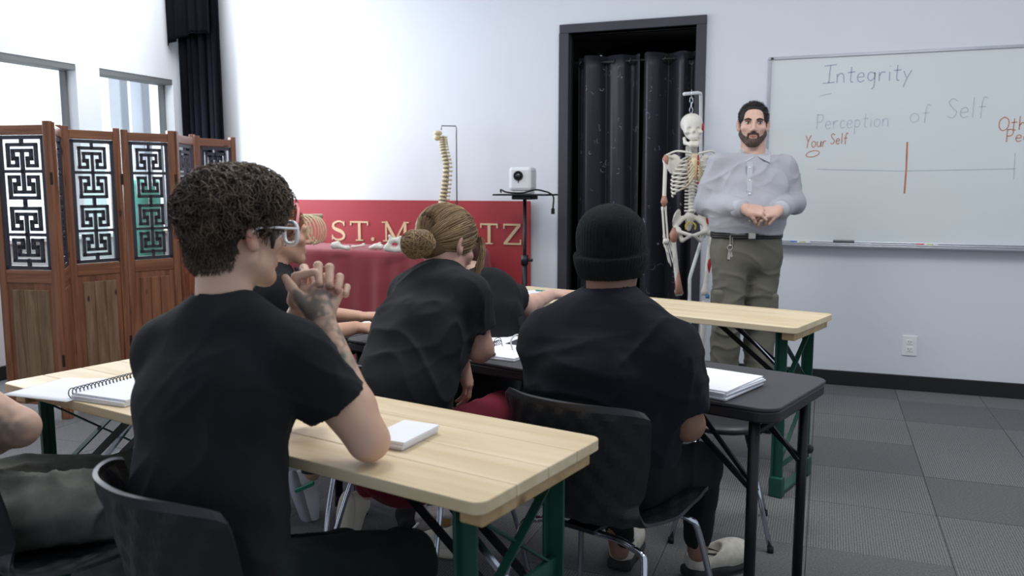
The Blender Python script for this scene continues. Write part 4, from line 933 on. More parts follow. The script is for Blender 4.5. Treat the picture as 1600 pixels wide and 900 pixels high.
a = np.linspace(0, 2 * math.pi, 9)[:-1]; ops = [(chain([V(.0 + .042 * math.cos(q), .0, .05 + .036 * math.sin(q)) for q in a] + [V(.042, 0, .05)], [.014] * 9), U_, 0), (cap((.03, 0, .018), (.13, .02, .018), .017, .014), U_, .015), (cap((-.02, 0, .08), (-.035, 0, .112), .014, .012), U_, .012), (cap((.02, 0, .085), (.04, 0, .105), .014, .012), U_, .012), (ell((-.055, 0, .03), (.025, .022, .026)), U_, .015), (cap((.06, .02, .03), (.10, .02, .055), .012), U_, .012), (cap((-.04, 0, .02), (.03, 0, .018), .016), U_, .012)]
o = meshobj('hip_bone', *sdf_mesh(ops, .005), 'bone'); o.location = p; o.rotation_euler = (0, 0, YAW); tag(o, 'white hip bone with a round hole on the red cloth', 'bone', 'loose bones on the red table')
# ================================================================== PEOPLE
def skin(name, col, dark):
    """skin; the mesh's own 'ink' attribute carries tattoos (r: grey ink, g: green ink)"""
    m = mat(name, col, .52, col2=dark, vscale=9, bump=.08, bscale=420, spec=.4); nt = m.node_tree; b = nt.nodes['Principled BSDF']; L = nt.links.new
    b.inputs['Subsurface Weight'].default_value = .08; b.inputs['Subsurface Radius'].default_value = (.012, .005, .003)
    at_ = nt.nodes.new('ShaderNodeAttribute'); at_.attribute_name = 'ink'; sp = nt.nodes.new('ShaderNodeSeparateColor'); L(at_.outputs['Color'], sp.inputs[0]); src = nt.nodes[m['ramp']].outputs[0]
    for ch, c in (('Red', '4a4d4a'), ('Green', '3f7a68'), ('Blue', 'b5625c')):
        x = nt.nodes.new('ShaderNodeMix'); x.data_type = 'RGBA'; L(sp.outputs[ch], x.inputs['Factor']); L(src, x.inputs['A']); x.inputs['B'].default_value = (*lin(c), 1); src = x.outputs['Result']
    L(src, b.inputs['Base Color'])
skin('skin_fair', 'd2b09c', 'c5a08b'); skin('skin_warm', 'cfa78f', 'c0947c'); skin('skin_tan', '96735f', '856453'); skin('skin_ruddy', 'd2a899', 'c09284'); skin('skin_pink', 'd8b4a4', 'c9a192')
mat('black_cotton', '1c1d21', .92, var=.12, vscale=12, bump=.25, bscale=900, sheen=.03, spec=.15); mat('navy_black_cotton', '1d1f26', .92, var=.12, vscale=12, bump=.25, bscale=900, sheen=.03, spec=.15)
mat('charcoal_cotton', '232528', .92, var=.12, vscale=12, bump=.25, bscale=900, sheen=.03, spec=.15)
mat('dark_trousers', '1b2223', .9, var=.2, vscale=14, bump=.3, bscale=600, sheen=.03, spec=.15); mat('black_joggers', '17191c', .92, var=.15, bump=.3, bscale=600, sheen=.03, spec=.15)
mat('maroon_trousers', '6e1a2e', .85, var=.12, vscale=10, bump=.25, bscale=700, sheen=.03, spec=.15); mat('grey_jeans', '5f615d', .9, var=.28, vscale=18, bump=.35, bscale=700, spec=.2)
mat('khaki_grey', '68665d', .88, var=.08, vscale=8, bump=.3, bscale=700, spec=.2); mat('shirt_lilac', 'acadb5', .8, var=.05, vscale=8, bump=.15, bscale=900, spec=.25); mat('shirt_cuff', 'b6b8c0', .8, var=.04)
mat('knit_black', '14191a', .98, var=.2, vscale=40, bump=.8, bscale=350, sheen=.04, spec=.1)
mat('hair_curly', '6b5b4c', .5, col2='2c241f', vscale=28, stretch=(1, 1, 1), spec=.35); mat('hair_curly_base', '352c26', .7, col2='181412', vscale=40, bump=.8, bscale=90)
mat('hair_blond', 'b09570', .45, col2='8a6d4a', vscale=8, spec=.5); mat('hair_blond_dark', '7a5f3f', .5, col2='5d472e', vscale=8, spec=.4); mat('hair_blond_base', '7d6344', .6, col2='4b3824', vscale=30, bump=.6, bscale=120)
mat('hair_ginger', '9a5f38', .5, col2='6b3c20', vscale=60, spec=.4); mat('hair_auburn', '4a1a1c', .6, col2='2c0f10', vscale=40, bump=.6, bscale=100); mat('hair_black', '1b1715', .6, col2='0f0d0c', vscale=60, bump=.7, bscale=260)
mat('beard', '3a2c26', .75, col2='5e4a40', vscale=70, bump=.7, bscale=320); mat('brow', '2a201b', .8, var=.2, vscale=90)
mat('eye_white', 'dcd9d6', .3, var=.02); mat('eye_iris', '2c2018', .25); mat('lip', 'a8655c', .5); mat('clear_frame', 'eef0f6', .15, spec=.6); mat('headband_pink', 'd98a8e', .6)
mat('sneaker_cream', 'd9d2c4', .7, var=.06, bump=.2, bscale=300); mat('sneaker_white', 'dcdde2', .6, var=.04); mat('sneaker_grey', '9b9ca6', .7); mat('sneaker_green', '1f8a6c', .6); mat('sock_black', '1b1c1f', .9)
mat('clog_marble', 'cfcbbf', .5, col2='b7b2a4', vscale=45, detail=8); mat('clog_sole', '26272a', .8); mat('belt_leather', '15141a', .5); mat('key_metal', 'c9c6bd', .3, .9)
def ecap(a, b, ra, rb, right):
    a = np.asarray(a, float); b = np.asarray(b, float); ab = b - a; q = float(ab @ ab); d = nz(ab); X = nz(np.asarray(right) - d * (np.asarray(right) @ d)); Y = np.cross(d, X); R_ = max(*ra, *rb)
    def fn(P):
        t = np.clip(((P - a) @ ab) / q, 0, 1); w = P - a - t[..., None] * ab; rx = ra[0] + (rb[0] - ra[0]) * t; ry = ra[1] + (rb[1] - ra[1]) * t; rm = np.minimum(rx, ry)
        k = np.sqrt(((w @ X) / rx) ** 2 + ((w @ Y) / ry) ** 2 + ((w @ d) / rm) ** 2); return (k - 1) * rm
    return fn, np.minimum(a, b) - R_, np.maximum(a, b) + R_
class Head:
    def __init__(s, c, fwd, up=(0, 0, 1), sc=1.0): s.c = np.asarray(c, float); s.M = frame_fu(fwd, up); s.k = sc
    def p(s, x, y, z): return s.c + s.M @ (V(x, y, z) * s.k)
    def e(s, c, r): return ell(s.p(*c), np.asarray(r) * s.k, s.M)
    def cp(s, a, b, ra, rb=None): return cap(s.p(*a), s.p(*b), ra * s.k, None if rb is None else rb * s.k)
    def ops(s, neck=None, rn=.055):
        o = [(s.e((0, -.012, .020), (.073, .094, .080)), 'u', 0), (s.e((0, .030, -.042), (.058, .060, .072)), 'u', .03)]
        for q in (-1, 1):
            o += [(s.cp((q * .052, -.002, -.062), (q * .018, .064, -.106), .017, .015), 'u', .03), (s.e((q * .043, .056, -.030), (.022, .022, .017)), 'u', .02)]
        o += [(s.e((0, .074, -.106), (.021, .017, .017)), 'u', .02), (s.cp((-.036, .078, .016), (.036, .078, .016), .011), 'u', .018)]
        for q in (-1, 1): o += [(s.e((q * .031, .096, -.002), (.017, .013, .010)), 's', .012)]
        o += [(s.cp((0, .086, .006), (0, .110, -.036), .007, .0105), 'u', .012), (s.e((.010, .098, -.041), (.009, .011, .008)), 'u', .006), (s.e((-.010, .098, -.041), (.009, .011, .008)), 'u', .006)]
        o += [(s.cp((-.017, .087, -.066), (.017, .087, -.066), .0065), 'u', .008), (s.cp((-.014, .086, -.078), (.014, .086, -.078), .0075), 'u', .008), (s.e((0, .099, -.0715), (.024, .008, .0022)), 's', .003)]
        for q in (-1, 1):
            T = s.M @ rot_z(q * .35)
            o += [(ell(s.p(q * .0785, -.014, -.013), V(.0085, .019, .031) * s.k, T), 'u', .006), (ell(s.p(q * .0855, -.011, -.010), V(.005, .010, .018) * s.k, T), 's', .004), (s.e((q * .0745, -.004, -.036), (.007, .008, .009)), 'u', .006)]
        if neck is not None: o += [(cap(s.p(0, -.030, -.045), neck, rn * s.k, rn * 1.06 * s.k), 'u', .03)]
        return o
def hand(w, y, n, side, curl=(20, 30, 25), spread=4, sc=1.0, thumb=(35, 20)):
    """w wrist, y finger direction, n palm normal; side +1 right hand: five separate fingers, thumb from the side of the palm"""
    y = nz(y); n = nz(np.asarray(n) - y * (np.asarray(n) @ y)); x = np.cross(y, n) * -side     # toward the thumb
    w = np.asarray(w, float); P = lambda a, b, c: w + (x * a + y * b + n * c) * sc; o = []
    K = [(.031, .093, -.002), (.011, .098, -.005), (-.010, .094, -.004), (-.029, .085, .0)]; LN = [(.042, .026, .021), (.046, .029, .022), (.043, .027, .021), (.034, .021, .019)]
    for k in K: o.append((cap(P(k[0] * .62, .008, 0), P(*k), .0165 * sc, .0115 * sc), 'u', .012))
    o.append((ell(P(.002, .055, .004), V(.040, .045, .014) * sc, np.stack([x, y, n], 1)), 'u', .012))
    for i, (k, ln) in enumerate(zip(K, LN)):
        b = P(*k); ang = 0; sp = math.radians((1.5 - i) * spread); r = [.0092, .0082, .0076, .0066]
        for j in range(3):
            ang += math.radians(curl[j]); d = (y * math.cos(sp) + x * math.sin(sp)) * math.cos(ang) + n * math.sin(ang); e = b + d * ln[j] * sc
            o.append((cap(b, e, r[j] * sc * (.9 if i == 3 else 1), r[j + 1] * sc * (.9 if i == 3 else 1)), 'u', .003 if j else .006)); b = e
    a0, a1 = map(math.radians, thumb); b = P(.030, .030, .006); d = y * math.cos(a0) + (x * .8 + n * .6) * math.sin(a0)
    o.append((cap(P(.018, .012, .004), b, .016 * sc, .014 * sc), 'u', .012)); e = b + d * .034 * sc; o.append((cap(b, e, .0125 * sc, .0105 * sc), 'u', .008)); d2 = nz(d * math.cos(a1) + n * math.sin(a1)); o.append((cap(e, e + d2 * .030 * sc, .0103 * sc, .0082 * sc), 'u', .003))
    return o
def arm(sh, el, wr, r=(.047, .040, .043, .027)):
    m = np.asarray(el) * .72 + np.asarray(wr) * .28
    return [(cap(sh, el, r[0], r[1]), 'u', .02), (cap(el, m, r[1] * .98, r[2] * .95), 'u', .02), (cap(m, wr, r[2] * .95, r[3]), 'u', .02)]
def sleeve(sh, el, t, r0, r1):
    a, b = np.asarray(sh), np.asarray(el); e = a + (b - a) * t
    return cutp(cap(a, a + (b - a) * (t + .25), r0, r1), e, b - a)
def body_mesh(name, parts, m, parent, ink=None):
    P, F = merge(*parts); o = meshobj(name, P, F, m, parent); me = o.data; a = me.attributes.new('ink', 'FLOAT_COLOR', 'POINT')
    c = np.zeros((len(P), 4), np.float32); c[:, 3] = 1
    if ink is not None: c[:, :3] = ink(P)
    a.data.foreach_set('color', c.ravel()); return o
def cloth(name, ops, res, m, parent, fold=None, amp=.005, seed=0, clip=None):
    P, F = sdf_mesh(ops, res, clip)
    if fold: P = folds(P, F, fold, amp, seed)
    return meshobj(name, P, F, m, parent)
def person(label, base):
    r = empty('person', (0, 0, 0)); tag(r, label, 'person'); return r
def legs_ops(hips, knees, ankles, rh=.088, rk=.062, ra=.05, k=.03):
    o = []
    for h, kn, an in zip(hips, knees, ankles): o += [(cap(h, kn, rh, rk), 'u', k), (cap(kn, an, rk * .98, ra), 'u', .02)]
    return o
def scalp_strands(H, n, length, rad, m, parent, name, flow, zmin=-.06, off=.012, pts=9, region=None, jitter=.004, seed=1):
    """hair seeded over the scalp; flow(P_local, step) -> direction in head space; strands hug the scalp"""
    g = np.random.default_rng(seed); c0 = V(0, -.012, .020); r0 = V(.073, .094, .080); S = []
    while len(S) < n:
        d = g.normal(size=(n * 2, 3)); d /= np.linalg.norm(d, axis=1)[:, None]; p = c0 + d * r0; ok = p[:, 2] > zmin
        if region is not None: ok &= region(p)
        S.extend(p[ok].tolist())
    p = np.array(S[:n]); p = c0 + (p - c0) * (1 + off / .08 * g.uniform(.7, 1.25, n))[:, None]; rho = np.linalg.norm((p - c0) / r0, axis=1); out = [p]
    for k in range(pts - 1):
        d = flow(p, k); d = d / (np.linalg.norm(d, axis=1)[:, None] + 1e-9); p = p + d * length / (pts - 1) + g.normal(size=p.shape) * jitter; q = (p - c0) / r0; rr = np.linalg.norm(q, axis=1); p = np.where((rr < rho)[:, None], c0 + q / rr[:, None] * rho[:, None] * r0, p); out.append(p)
    L_ = np.stack(out, 1); W = H.c + (L_ * H.k) @ H.M.T
    return strands(name, W, rad * g.uniform(.6, 1.2, n), m, parent)
def sneaker(a, fwd, up, sc, mats_, parent, name='shoe'):
    """a = heel on the sole, fwd toe direction, up away from the sole"""
    M = frame_fu(fwd, up); p = lambda x, y, z: np.asarray(a) + M @ (V(x, y, z) * sc)
    E = lambda c, r: ell(p(*c), V(*r) * sc, M)
    sh = meshobj(name, *sdf_mesh([(E((0, .06, .045), (.038, .062, .045)), 'u', 0), (E((0, .17, .036), (.044, .085, .034)), 'u', .03), (E((0, .11, .05), (.037, .08, .04)), 'u', .03), (E((0, .045, .085), (.033, .045, .035)), 'u', .03), (E((0, .045, .125), (.026, .036, .03)), 's', .008)], .005), mats_[0], parent)
    meshobj('sole', *sdf_mesh([(E((0, .06, .012), (.043, .070, .024)), 'u', 0), (E((0, .18, .012), (.048, .092, .022)), 'u', .03), (E((0, .11, .012), (.042, .1, .02)), 'u', .03)], .006), mats_[1], sh)
    mb = MB()
    for k in range(4): mb.tube([p(-.022, .125 + .02 * k, .083 - .007 * k), p(0, .127 + .02 * k, .091 - .0075 * k), p(.022, .125 + .02 * k, .083 - .007 * k)], .004 * sc, 6)
    mb.build('laces', mats_[2], sh, True); return sh
HZ = lambda a, b, t: np.asarray(a) * (1 - t) + np.asarray(b) * t
# ------------------------------------------------------------------ foreground student with curly hair
def curly():
    r = person('student with curly dark hair and clear glasses leaning on the foreground table', 0)
    rt_ = hd(28 + 90); pe, wa, ch, uc, nb = at(338, 905, 1.70), at(322, 760, 1.70), at(333, 620, 1.735), at(342, 530, 1.765), at(350, 478, 1.785)
    sL, sR = at(262, 552, 1.83), at(462, 550, 1.715); eR, wR = at(576, 688, 1.775), at(505, 503, 1.83); eL, wL = at(480, 628, 2.02), at(466, 496, 1.905)
    H = Head(at(368, 357, 1.80), hd(38, -2), nz(ZUP + .06 * hd(37)), 1.03)
    kR, kL = at(638, 872, 1.97), at(535, 872, 2.12); aR, aL = at(600, 1130, 2.05), at(540, 1090, 2.25); hR, hL = at(385, 920, 1.68), at(300, 915, 1.76)
    core = [(ecap(pe, wa, (.13, .09), (.115, .08), rt_), 'u', 0), (ecap(wa, ch, (.115, .08), (.135, .085), rt_), 'u', .03), (ecap(ch, uc, (.135, .085), (.11, .065), rt_), 'u', .03), (cap(uc, nb, .05, .05), 'u', .03), (cap(uc, sL, .04), 'u', .03), (cap(uc, sR, .04), 'u', .03), (cap(sL, HZ(sL, eL, .5), .04), 'u', .02), (cap(sR, HZ(sR, eR, .5), .04), 'u', .02)] + legs_ops((hR, hL), (kR, kL), (aR, aL), .06, .045, .035)
    # the clasped hands: right hand seen from its back, the left hand's fingers laid over it
    K = [at(476, 453, 1.862), at(495, 448, 1.866), at(513, 449, 1.868), at(529, 458, 1.868)]
    ra = arm(HZ(sR, eR, .4), eR, wR, (.046, .042, .043, .027)) + [(cap(HZ(wR, k, .05), k, .017, .0125), 'u', .012) for k in K] + [(cap(at(499, 488, 1.838), at(497, 462, 1.855), .024, .022), 'u', .015)]
    for k, q in zip(K, [(470, 438), (489, 430), (510, 432), (528, 442)]): ra += [(cap(k, at(*q, 1.905), .011, .0095), 'u', .006), (cap(at(*q, 1.905), at(q[0] - 4, q[1] + 14, 1.935), .0095, .008), 'u', .003)]
    ra += [(cap(at(486, 487, 1.838), at(468, 466, 1.835), .018, .0145), 'u', .012), (cap(at(468, 466, 1.835), at(455, 448, 1.835), .0135, .0115), 'u', .008), (cap(at(455, 448, 1.835), at(446, 434, 1.84), .0112, .0085), 'u', .003)]
    la = arm(HZ(sL, eL, .4), eL, wL, (.046, .042, .040, .026)) + [(cap(wL, at(474, 455, 1.905), .020, .016), 'u', .015), (cap(wL, at(500, 448, 1.925), .02, .015), 'u', .015), (cap(wL, at(518, 455, 1.935), .018, .015), 'u', .015)]
    for a_, b_, c_, rr in (((474, 436, 1.90), (475, 419, 1.885), (479, 426, 1.858), .0098), ((497, 432, 1.905), (497, 415, 1.875), (499, 445, 1.846), .0102), ((515, 434, 1.905), (515, 418, 1.878), (515, 447, 1.848), .0100), ((530, 444, 1.905), (531, 433, 1.88), (528, 454, 1.850), .0093), ((540, 460, 1.90), (542, 449, 1.885), (539, 459, 1.866), .0082)):
        la += [(cap(at(*a_), at(*b_), rr, rr), 'u', .004), (cap(at(*b_), at(*c_), rr, rr * .86), 'u', .003)]
    la += [(cap(at(458, 470, 1.885), at(463, 434, 1.862), .0145, .0115), 'u', .01), (cap(at(463, 432, 1.86), at(490, 425, 1.852), .0108, .0085), 'u', .003)]
    ax = at(505, 503, 1.83); dr = nz(at(500, 452, 1.86) - eR)
    def ink(P):
        c = np.zeros((len(P), 3)); v = P - eR; t = v @ nz(wR - eR) / np.linalg.norm(wR - eR); q = v - np.outer(v @ nz(wR - eR), nz(wR - eR)); near = (np.linalg.norm(q, axis=1) < .085) & (t > .2)
        lat = q @ _R; dep = q @ _F
        front = 1 / (1 + np.exp((dep + .002 - .01) / .006))
        n1 = vnoise(P * 95 + 3); n2 = vnoise(P * 42 + 9); g = np.clip((t - .50) / .12, 0, 1) * (1 - np.clip((t - 1.30) / .03, 0, 1))
        c[:, 0] = near * front * g * np.clip(.30 + 1.1 * (n1 - .5) + .7 * (n2 - .35), 0.02, .86) * np.clip((lat + .045) / .02, 0, 1)
        c[:, 0] *= np.where(t > 1.02, 1.25, 1.0); c[:, 0] = np.clip(c[:, 0] + near * front * (t > 1.02) * (t < 1.28) * .28, 0, .85)
        c[:, 1] = near * front * np.exp(-((t - .52) / .13) ** 2) * np.exp(-((lat - .006 - .10 * (t - .5)) / .011) ** 2) * np.clip(.55 + .9 * (n2 - .3), 0, 1) * .95
        ear = H.p(.082, -.016, -.012); c[:, 2] = .55 * np.exp(-(np.linalg.norm(P - H.p(.08, -.034, -.018), axis=1) / .018) ** 2) + .25 * np.exp(-(np.linalg.norm(P - ear, axis=1) / .03) ** 2)
        for a_ in ((499, 447), (515, 449), (528, 454), (539, 459)): c[:, 2] += .35 * np.exp(-(np.linalg.norm(P - at(*a_, 1.848), axis=1) / .012) ** 2)
        return np.clip(c, 0, 1)
    b = body_mesh('body', [sdf_mesh(core, .009), sdf_mesh(H.ops(nb, .054), .004), sdf_mesh(ra, .0032), sdf_mesh(la, .0032)], 'skin_fair', r, ink)
    tor = [(ecap(pe, wa, (.180, .125), (.163, .112), rt_), 'u', 0), (ecap(wa, ch, (.163, .112), (.178, .115), rt_), 'u', .04), (ecap(ch, uc, (.178, .115), (.150, .092), rt_), 'u', .04), (cap(uc, nb + V(0, 0, -.030), .082, .066), 'u', .04), (cap(HZ(nb, uc, .45), sL, .055, .062), 'u', .05), (cap(HZ(nb, uc, .45), sR, .055, .062), 'u', .05), (sleeve(sR, eR, .58, .066, .069), 'u', .035), (sleeve(sL, eL, .6, .066, .068), 'u', .035), (infl(cap(H.p(0, -.03, -.05), nb + V(0, 0, .0), .057, .058), .002), 's', .006)]
    fl = [(nz(sR - wa), 16, 3, .9, HZ(sR, wa, .35), .20), (nz(wa - pe) + .3 * rt_, 12, 2.5, 1.0, wa + _R * .05, .20), (rt_ + V(0, 0, -.3), 16, 3, .8, HZ(wa, pe, .4), .2), (nz(eR - sR) + .5 * ZUP, 22, 5, .6, HZ(sR, eR, .4), .12), (V(0, 0, 1), 7, 1.2, .5, None, 1)]
    cloth('t_shirt', tor, .006, 'black_cotton', r, fl, .014, 1)
    neckr = MB(); a = np.linspace(0, 2 * math.pi, 40, endpoint=False); nd = nz(H.p(0, -.03, -.05) - nb); X = nz(np.cross(nd, ZUP + .3 * _F)); Y = np.cross(nd, X)
    neckr.tube([nb - nd * .010 + (X * math.cos(q) + Y * math.sin(q)) * .0665 for q in a], .0055, 8, closed=True).build('collar_rib', 'black_cotton', r, True)
    tl = legs_ops((hR, hL), (kR, kL), (aR, aL), .092, .066, .055, .04) + [(ecap(pe + V(0, 0, -.02), pe + V(0, 0, .05), (.17, .12), (.165, .12), rt_), 'u', .04)]
    cloth('trousers', tl, .008, 'dark_trousers', r, [(hd(120), 14, 3, 1, kR, .22), (nz(kR - hR), 14, 3, .8, None, 1)], .010, 3)
    # hair: base volume plus curls
    hb_ops = [(H.e((0, -.014, .032), (.080, .099, .084)), 'u', 0), (H.e((0, -.052, -.040), (.060, .050, .062)), 'u', .03), (H.e((.0, .035, .062), (.066, .06, .05)), 'u', .03), (H.e((0, .105, -.055), (.075, .075, .085)), 's', .01), (H.e((.086, -.002, -.032), (.026, .040, .048)), 's', .006), (H.e((-.084, .0, -.035), (.022, .034, .043)), 's', .006), (cutp(H.e((0, 0, -.17), (.2, .2, .09)), H.p(0, 0, 0), H.M @ V(0, 0, 1)), 's', .01)]
    P, F = sdf_mesh(hb_ops, .005); N = vnormals(P, F); zz = np.clip((((P - H.c) @ H.M)[:, 2] + .07) / .07, .08, 1); P2 = P + N * ((.020 * (vnoise(P * 38) - .4) + .008 * (vnoise(P * 85 + 5) - .5)) * zz)[:, None]; hr = meshobj('hair', P2, F, 'hair_curly_base', r)
    MB().tube([H.p(.078, .038, -.004), H.p(.079, .034, -.04)], [.009, .003], 8).build('sideburn', 'hair_curly_base', hr, True)
    g = np.random.default_rng(5); Lc = (P - H.c) @ H.M / H.k; earz = (np.abs(Lc[:, 0]) > .045) & (Lc[:, 2] < .006) & (Lc[:, 1] > -.045) & (Lc[:, 1] < .05); topw = np.clip((Lc[:, 2] + .07) / .10, .0, 1) ** 1.3 * ~earz; sel = g.choice(len(P), 3600, p=topw / topw.sum()); p0, n0 = P[sel] - N[sel] * .006, N[sel]; z = Lc[sel, 2]
    tg = np.cross(n0, g.normal(size=n0.shape)); tg /= np.linalg.norm(tg, axis=1)[:, None]; bt = np.cross(n0, tg); ln = np.clip(.012 + .045 * (z + .04) / .14, .006, .058) * g.uniform(.7, 1.2, len(sel)); rad = g.uniform(.004, .0085, len(sel)) * np.clip((z + .09) / .10, .2, 1); ph = g.uniform(0, 6.28, len(sel)); tw = g.uniform(5, 9, len(sel)) * g.choice([-1, 1], len(sel)); k = 13; S = []
    for i in range(k):
        t = i / (k - 1); a_ = ph + tw * t; S.append(p0 + n0 * (.004 + .016 * math.sin(t * 2.4) * np.clip(ln / .04, .3, 1.1))[:, None] + tg * (ln * t)[:, None] + bt * (rad * np.cos(a_))[:, None] + n0 * (rad * np.sin(a_) * .9)[:, None] - ZUP * .012 * t * t)
    gs = np.random.default_rng(9); lowm = np.where((Lc[:, 2] < -.005) & ~earz)[0]; se = gs.choice(lowm, 2600); pp, nn = P2[se], N[se]; dn = nn * .35 - H.M[:, 2] * .9 + gs.normal(size=nn.shape) * .35; dn /= np.linalg.norm(dn, axis=1)[:, None]
    strands('nape_hair', np.stack([pp + dn * (.012 * q / 3) + nn * .003 for q in range(4)], 1), .0011, 'hair_curly', hr)
    strands('curls', np.stack(S, 1), g.uniform(.0013, .0027, len(sel)), 'hair_curly', hr)['label'] = 'loose dark brown curls'
    # glasses
    gl = MB()
    for q in (-1, 1):
        a = np.linspace(0, 2 * math.pi, 28, endpoint=False); gl.tube([H.p(q * .036 + .028 * np.sign(math.cos(w)) * abs(math.cos(w)) ** .75, .118 - .008 * abs(q * .036 + .028 * math.cos(w)) / .06, -.010 + .024 * np.sign(math.sin(w)) * abs(math.sin(w)) ** .75) for w in a], .0050, 8, closed=True)
        gl.tube(spline([H.p(q * .064, .110, .0), H.p(q * .078, .085, .002), H.p(q * .083, .0, .004), H.p(q * .080, -.026, -.016)], 5), .0026, 8)
    gl.tube([H.p(-.009, .12, -.004), H.p(0, .123, .0), H.p(.009, .12, -.004)], .0032, 8); go = gl.build('glasses', 'clear_frame', r, True); go['label'] = 'clear plastic framed glasses'
    for q in (-1, 1): MB().lathe([(.024, 0), (.024, .0015)], H.p(q * .036, .113, -.010), 24, ax=H.M[:, 1]).build('lens', 'pane_glass', go, True)
    ring = MB(); 
    pn_ = MB().tube([at(462, 418, 1.87), at(470, 432, 1.868)], .005, 8).build('ring', 'rubber', r, True)
curly()
# ------------------------------------------------------------------ student in the beanie
def neck_hole(H, nb, r=.060): return (infl(cap(H.p(0, -.03, -.05), nb + V(0, 0, .0), r, r), .001), 's', .006)
def collar(nb, H, rad, m, r, t=.0055):
    nd = nz(H.p(0, -.03, -.05) - nb); X = nz(np.cross(nd, ZUP + .3 * _F)); Y = np.cross(nd, X); a = np.linspace(0, 2 * math.pi, 36, endpoint=False)
    MB().tube([nb - nd * .008 + (X * math.cos(q) + Y * math.sin(q)) * rad for q in a], t, 8, closed=True).build('collar_rib', m, r, True)
def clog(heel, fwd, parent, sc=1.0):
    M = frame_fu(fwd); p = lambda x, y, z: np.asarray(heel) + M @ (V(x, y, z) * sc); E = lambda c, rr: ell(p(*c), V(*rr) * sc, M)
    sh = meshobj('clog', *sdf_mesh([(E((0, .175, .045), (.052, .085, .050)), 'u', 0), (E((0, .10, .045), (.045, .10, .042)), 'u', .03), (E((0, .025, .055), (.042, .035, .045)), 'u', .03), (E((0, .060, .095), (.034, .070, .058)), 's', .006)], .005), 'clog_marble', parent)
    meshobj('sole', *sdf_mesh([(rbx(p(0, .06, .012), V(.044, .075, .020) * sc, .015, M), 'u', 0), (E((0, .17, .008), (.055, .095, .022)), 'u', .03)], .006), 'clog_sole', sh)
    a = np.linspace(0, 2 * math.pi, 30, endpoint=False); MB().tube([p(.033 * math.cos(q), .058 + .062 * math.sin(q), .078 - .018 * math.sin(q)) for q in a], .004, 6, closed=True).build('lining_edge', 'clog_sole', sh, True)
    return sh
def beanie():
    r = person('broad student in a black knitted beanie seen from behind', 0)
    rt_ = hd(27 + 90); pe, wa, ch, uc, nb = at(942, 722, 2.47), at(939, 650, 2.44), at(943, 575, 2.41), at(948, 512, 2.41), at(952, 466, 2.41)
    sL, sR = at(858, 532, 2.47), at(1042, 545, 2.30); eR, wR = at(1074, 662, 2.36), at(1050, 668, 2.60); eL, wL = at(868, 590, 2.64), at(930, 556, 2.82)
    H = Head(at(958, 399, 2.43), hd(26, -4), ZUP, 1.04)
    kR, kL = at(1092, 728, 2.66), at(945, 705, 2.82); aR, aL = at(1090, 862, 2.76), at(968, 860, 2.93); hR, hL = at(990, 742, 2.40), at(905, 738, 2.52)
    core = [(ecap(pe, wa, (.15, .11), (.15, .11), rt_), 'u', 0), (ecap(wa, ch, (.15, .11), (.17, .11), rt_), 'u', .03), (ecap(ch, uc, (.17, .11), (.13, .08), rt_), 'u', .03), (cap(uc, nb, .055), 'u', .03), (cap(uc, sL, .045), 'u', .03), (cap(uc, sR, .045), 'u', .03)] + legs_ops((hR, hL), (kR, kL), (aR, aL), .06, .045, .034)
    hw = hand(wR, at(1010, 660, 2.78) - wR, V(0, 0, -1), 1); hl = hand(wL, at(985, 600, 2.9) - wL, V(0, 0, -1), -1)
    b = body_mesh('body', [sdf_mesh(core, .010), sdf_mesh(H.ops(nb, .062), .0045), sdf_mesh(arm(sR, eR, wR, (.055, .047, .047, .03)) + hw, .0045), sdf_mesh(arm(sL, eL, wL, (.055, .047, .047, .03)) + hl, .005)], 'skin_tan', r)
    tor = [(ecap(pe, wa, (.215, .130), (.222, .145), rt_), 'u', 0), (ecap(wa, ch, (.222, .150), (.226, .150), rt_), 'u', .05), (ecap(ch, uc, (.226, .150), (.185, .115), rt_), 'u', .05), (cap(uc, nb + V(0, 0, -.032), .10, .072), 'u', .05), (cap(HZ(nb, uc, .55), sL, .068, .072), 'u', .06), (cap(HZ(nb, uc, .55), sR, .068, .072), 'u', .06), (sleeve(sR, eR, .80, .078, .074), 'u', .04), (sleeve(sL, eL, .80, .078, .074), 'u', .04), neck_hole(H, nb, .066)]
    fl = [(rt_ + V(0, 0, -.15), 13, 2.2, 1.1, HZ(wa, ch, .5), .22), (nz(sR - wa), 14, 3, .8, HZ(sR, wa, .3), .2), (rt_ + V(0, 0, .2), 12, 2.2, 1.0, HZ(sL, wa, .5), .2), (nz(eR - sR) * .4 + rt_, 16, 4, .6, HZ(sR, eR, .6), .14), (ZUP, 6, 1.5, .4, None, 1)]
    cloth('t_shirt', tor, .007, 'navy_black_cotton', r, fl, .020, 11); collar(nb, H, .074, 'navy_black_cotton', r)
    tl = legs_ops((hR, hL), (kR, kL), (aR + V(0, 0, .06), aL + V(0, 0, .06)), .100, .068, .046, .04) + [(ecap(pe, pe + V(0, 0, .03), (.20, .14), (.20, .14), rt_), 'u', .04)]
    for a_ in (aR, aL): tl.append((cap(a_ + V(0, 0, .075), a_ + V(0, 0, .045), .046, .042), 'u', .008))
    cloth('joggers', tl, .008, 'black_joggers', r, [(ZUP, 14, 4, 1, kR, .3), (nz(kR - hR), 12, 3, .6, None, 1)], .008, 4)
    bo = [(H.e((0, -.014, .030), (.096, .115, .100)), 'u', 0), (H.e((0, -.030, .075), (.082, .092, .062)), 'u', .04), (cutp(cutp(H.e((0, -.014, .010), (.104, .124, .125)), H.p(0, 0, .012), H.M @ V(0, -.18, 1)), H.p(0, 0, -.058), H.M @ V(0, .10, -1)), 'u', .006), (cutp(H.e((0, 0, -.15), (.3, .3, .12)), H.p(0, 0, -.066), H.M @ V(0, -.1, 1)), 's', .008)]
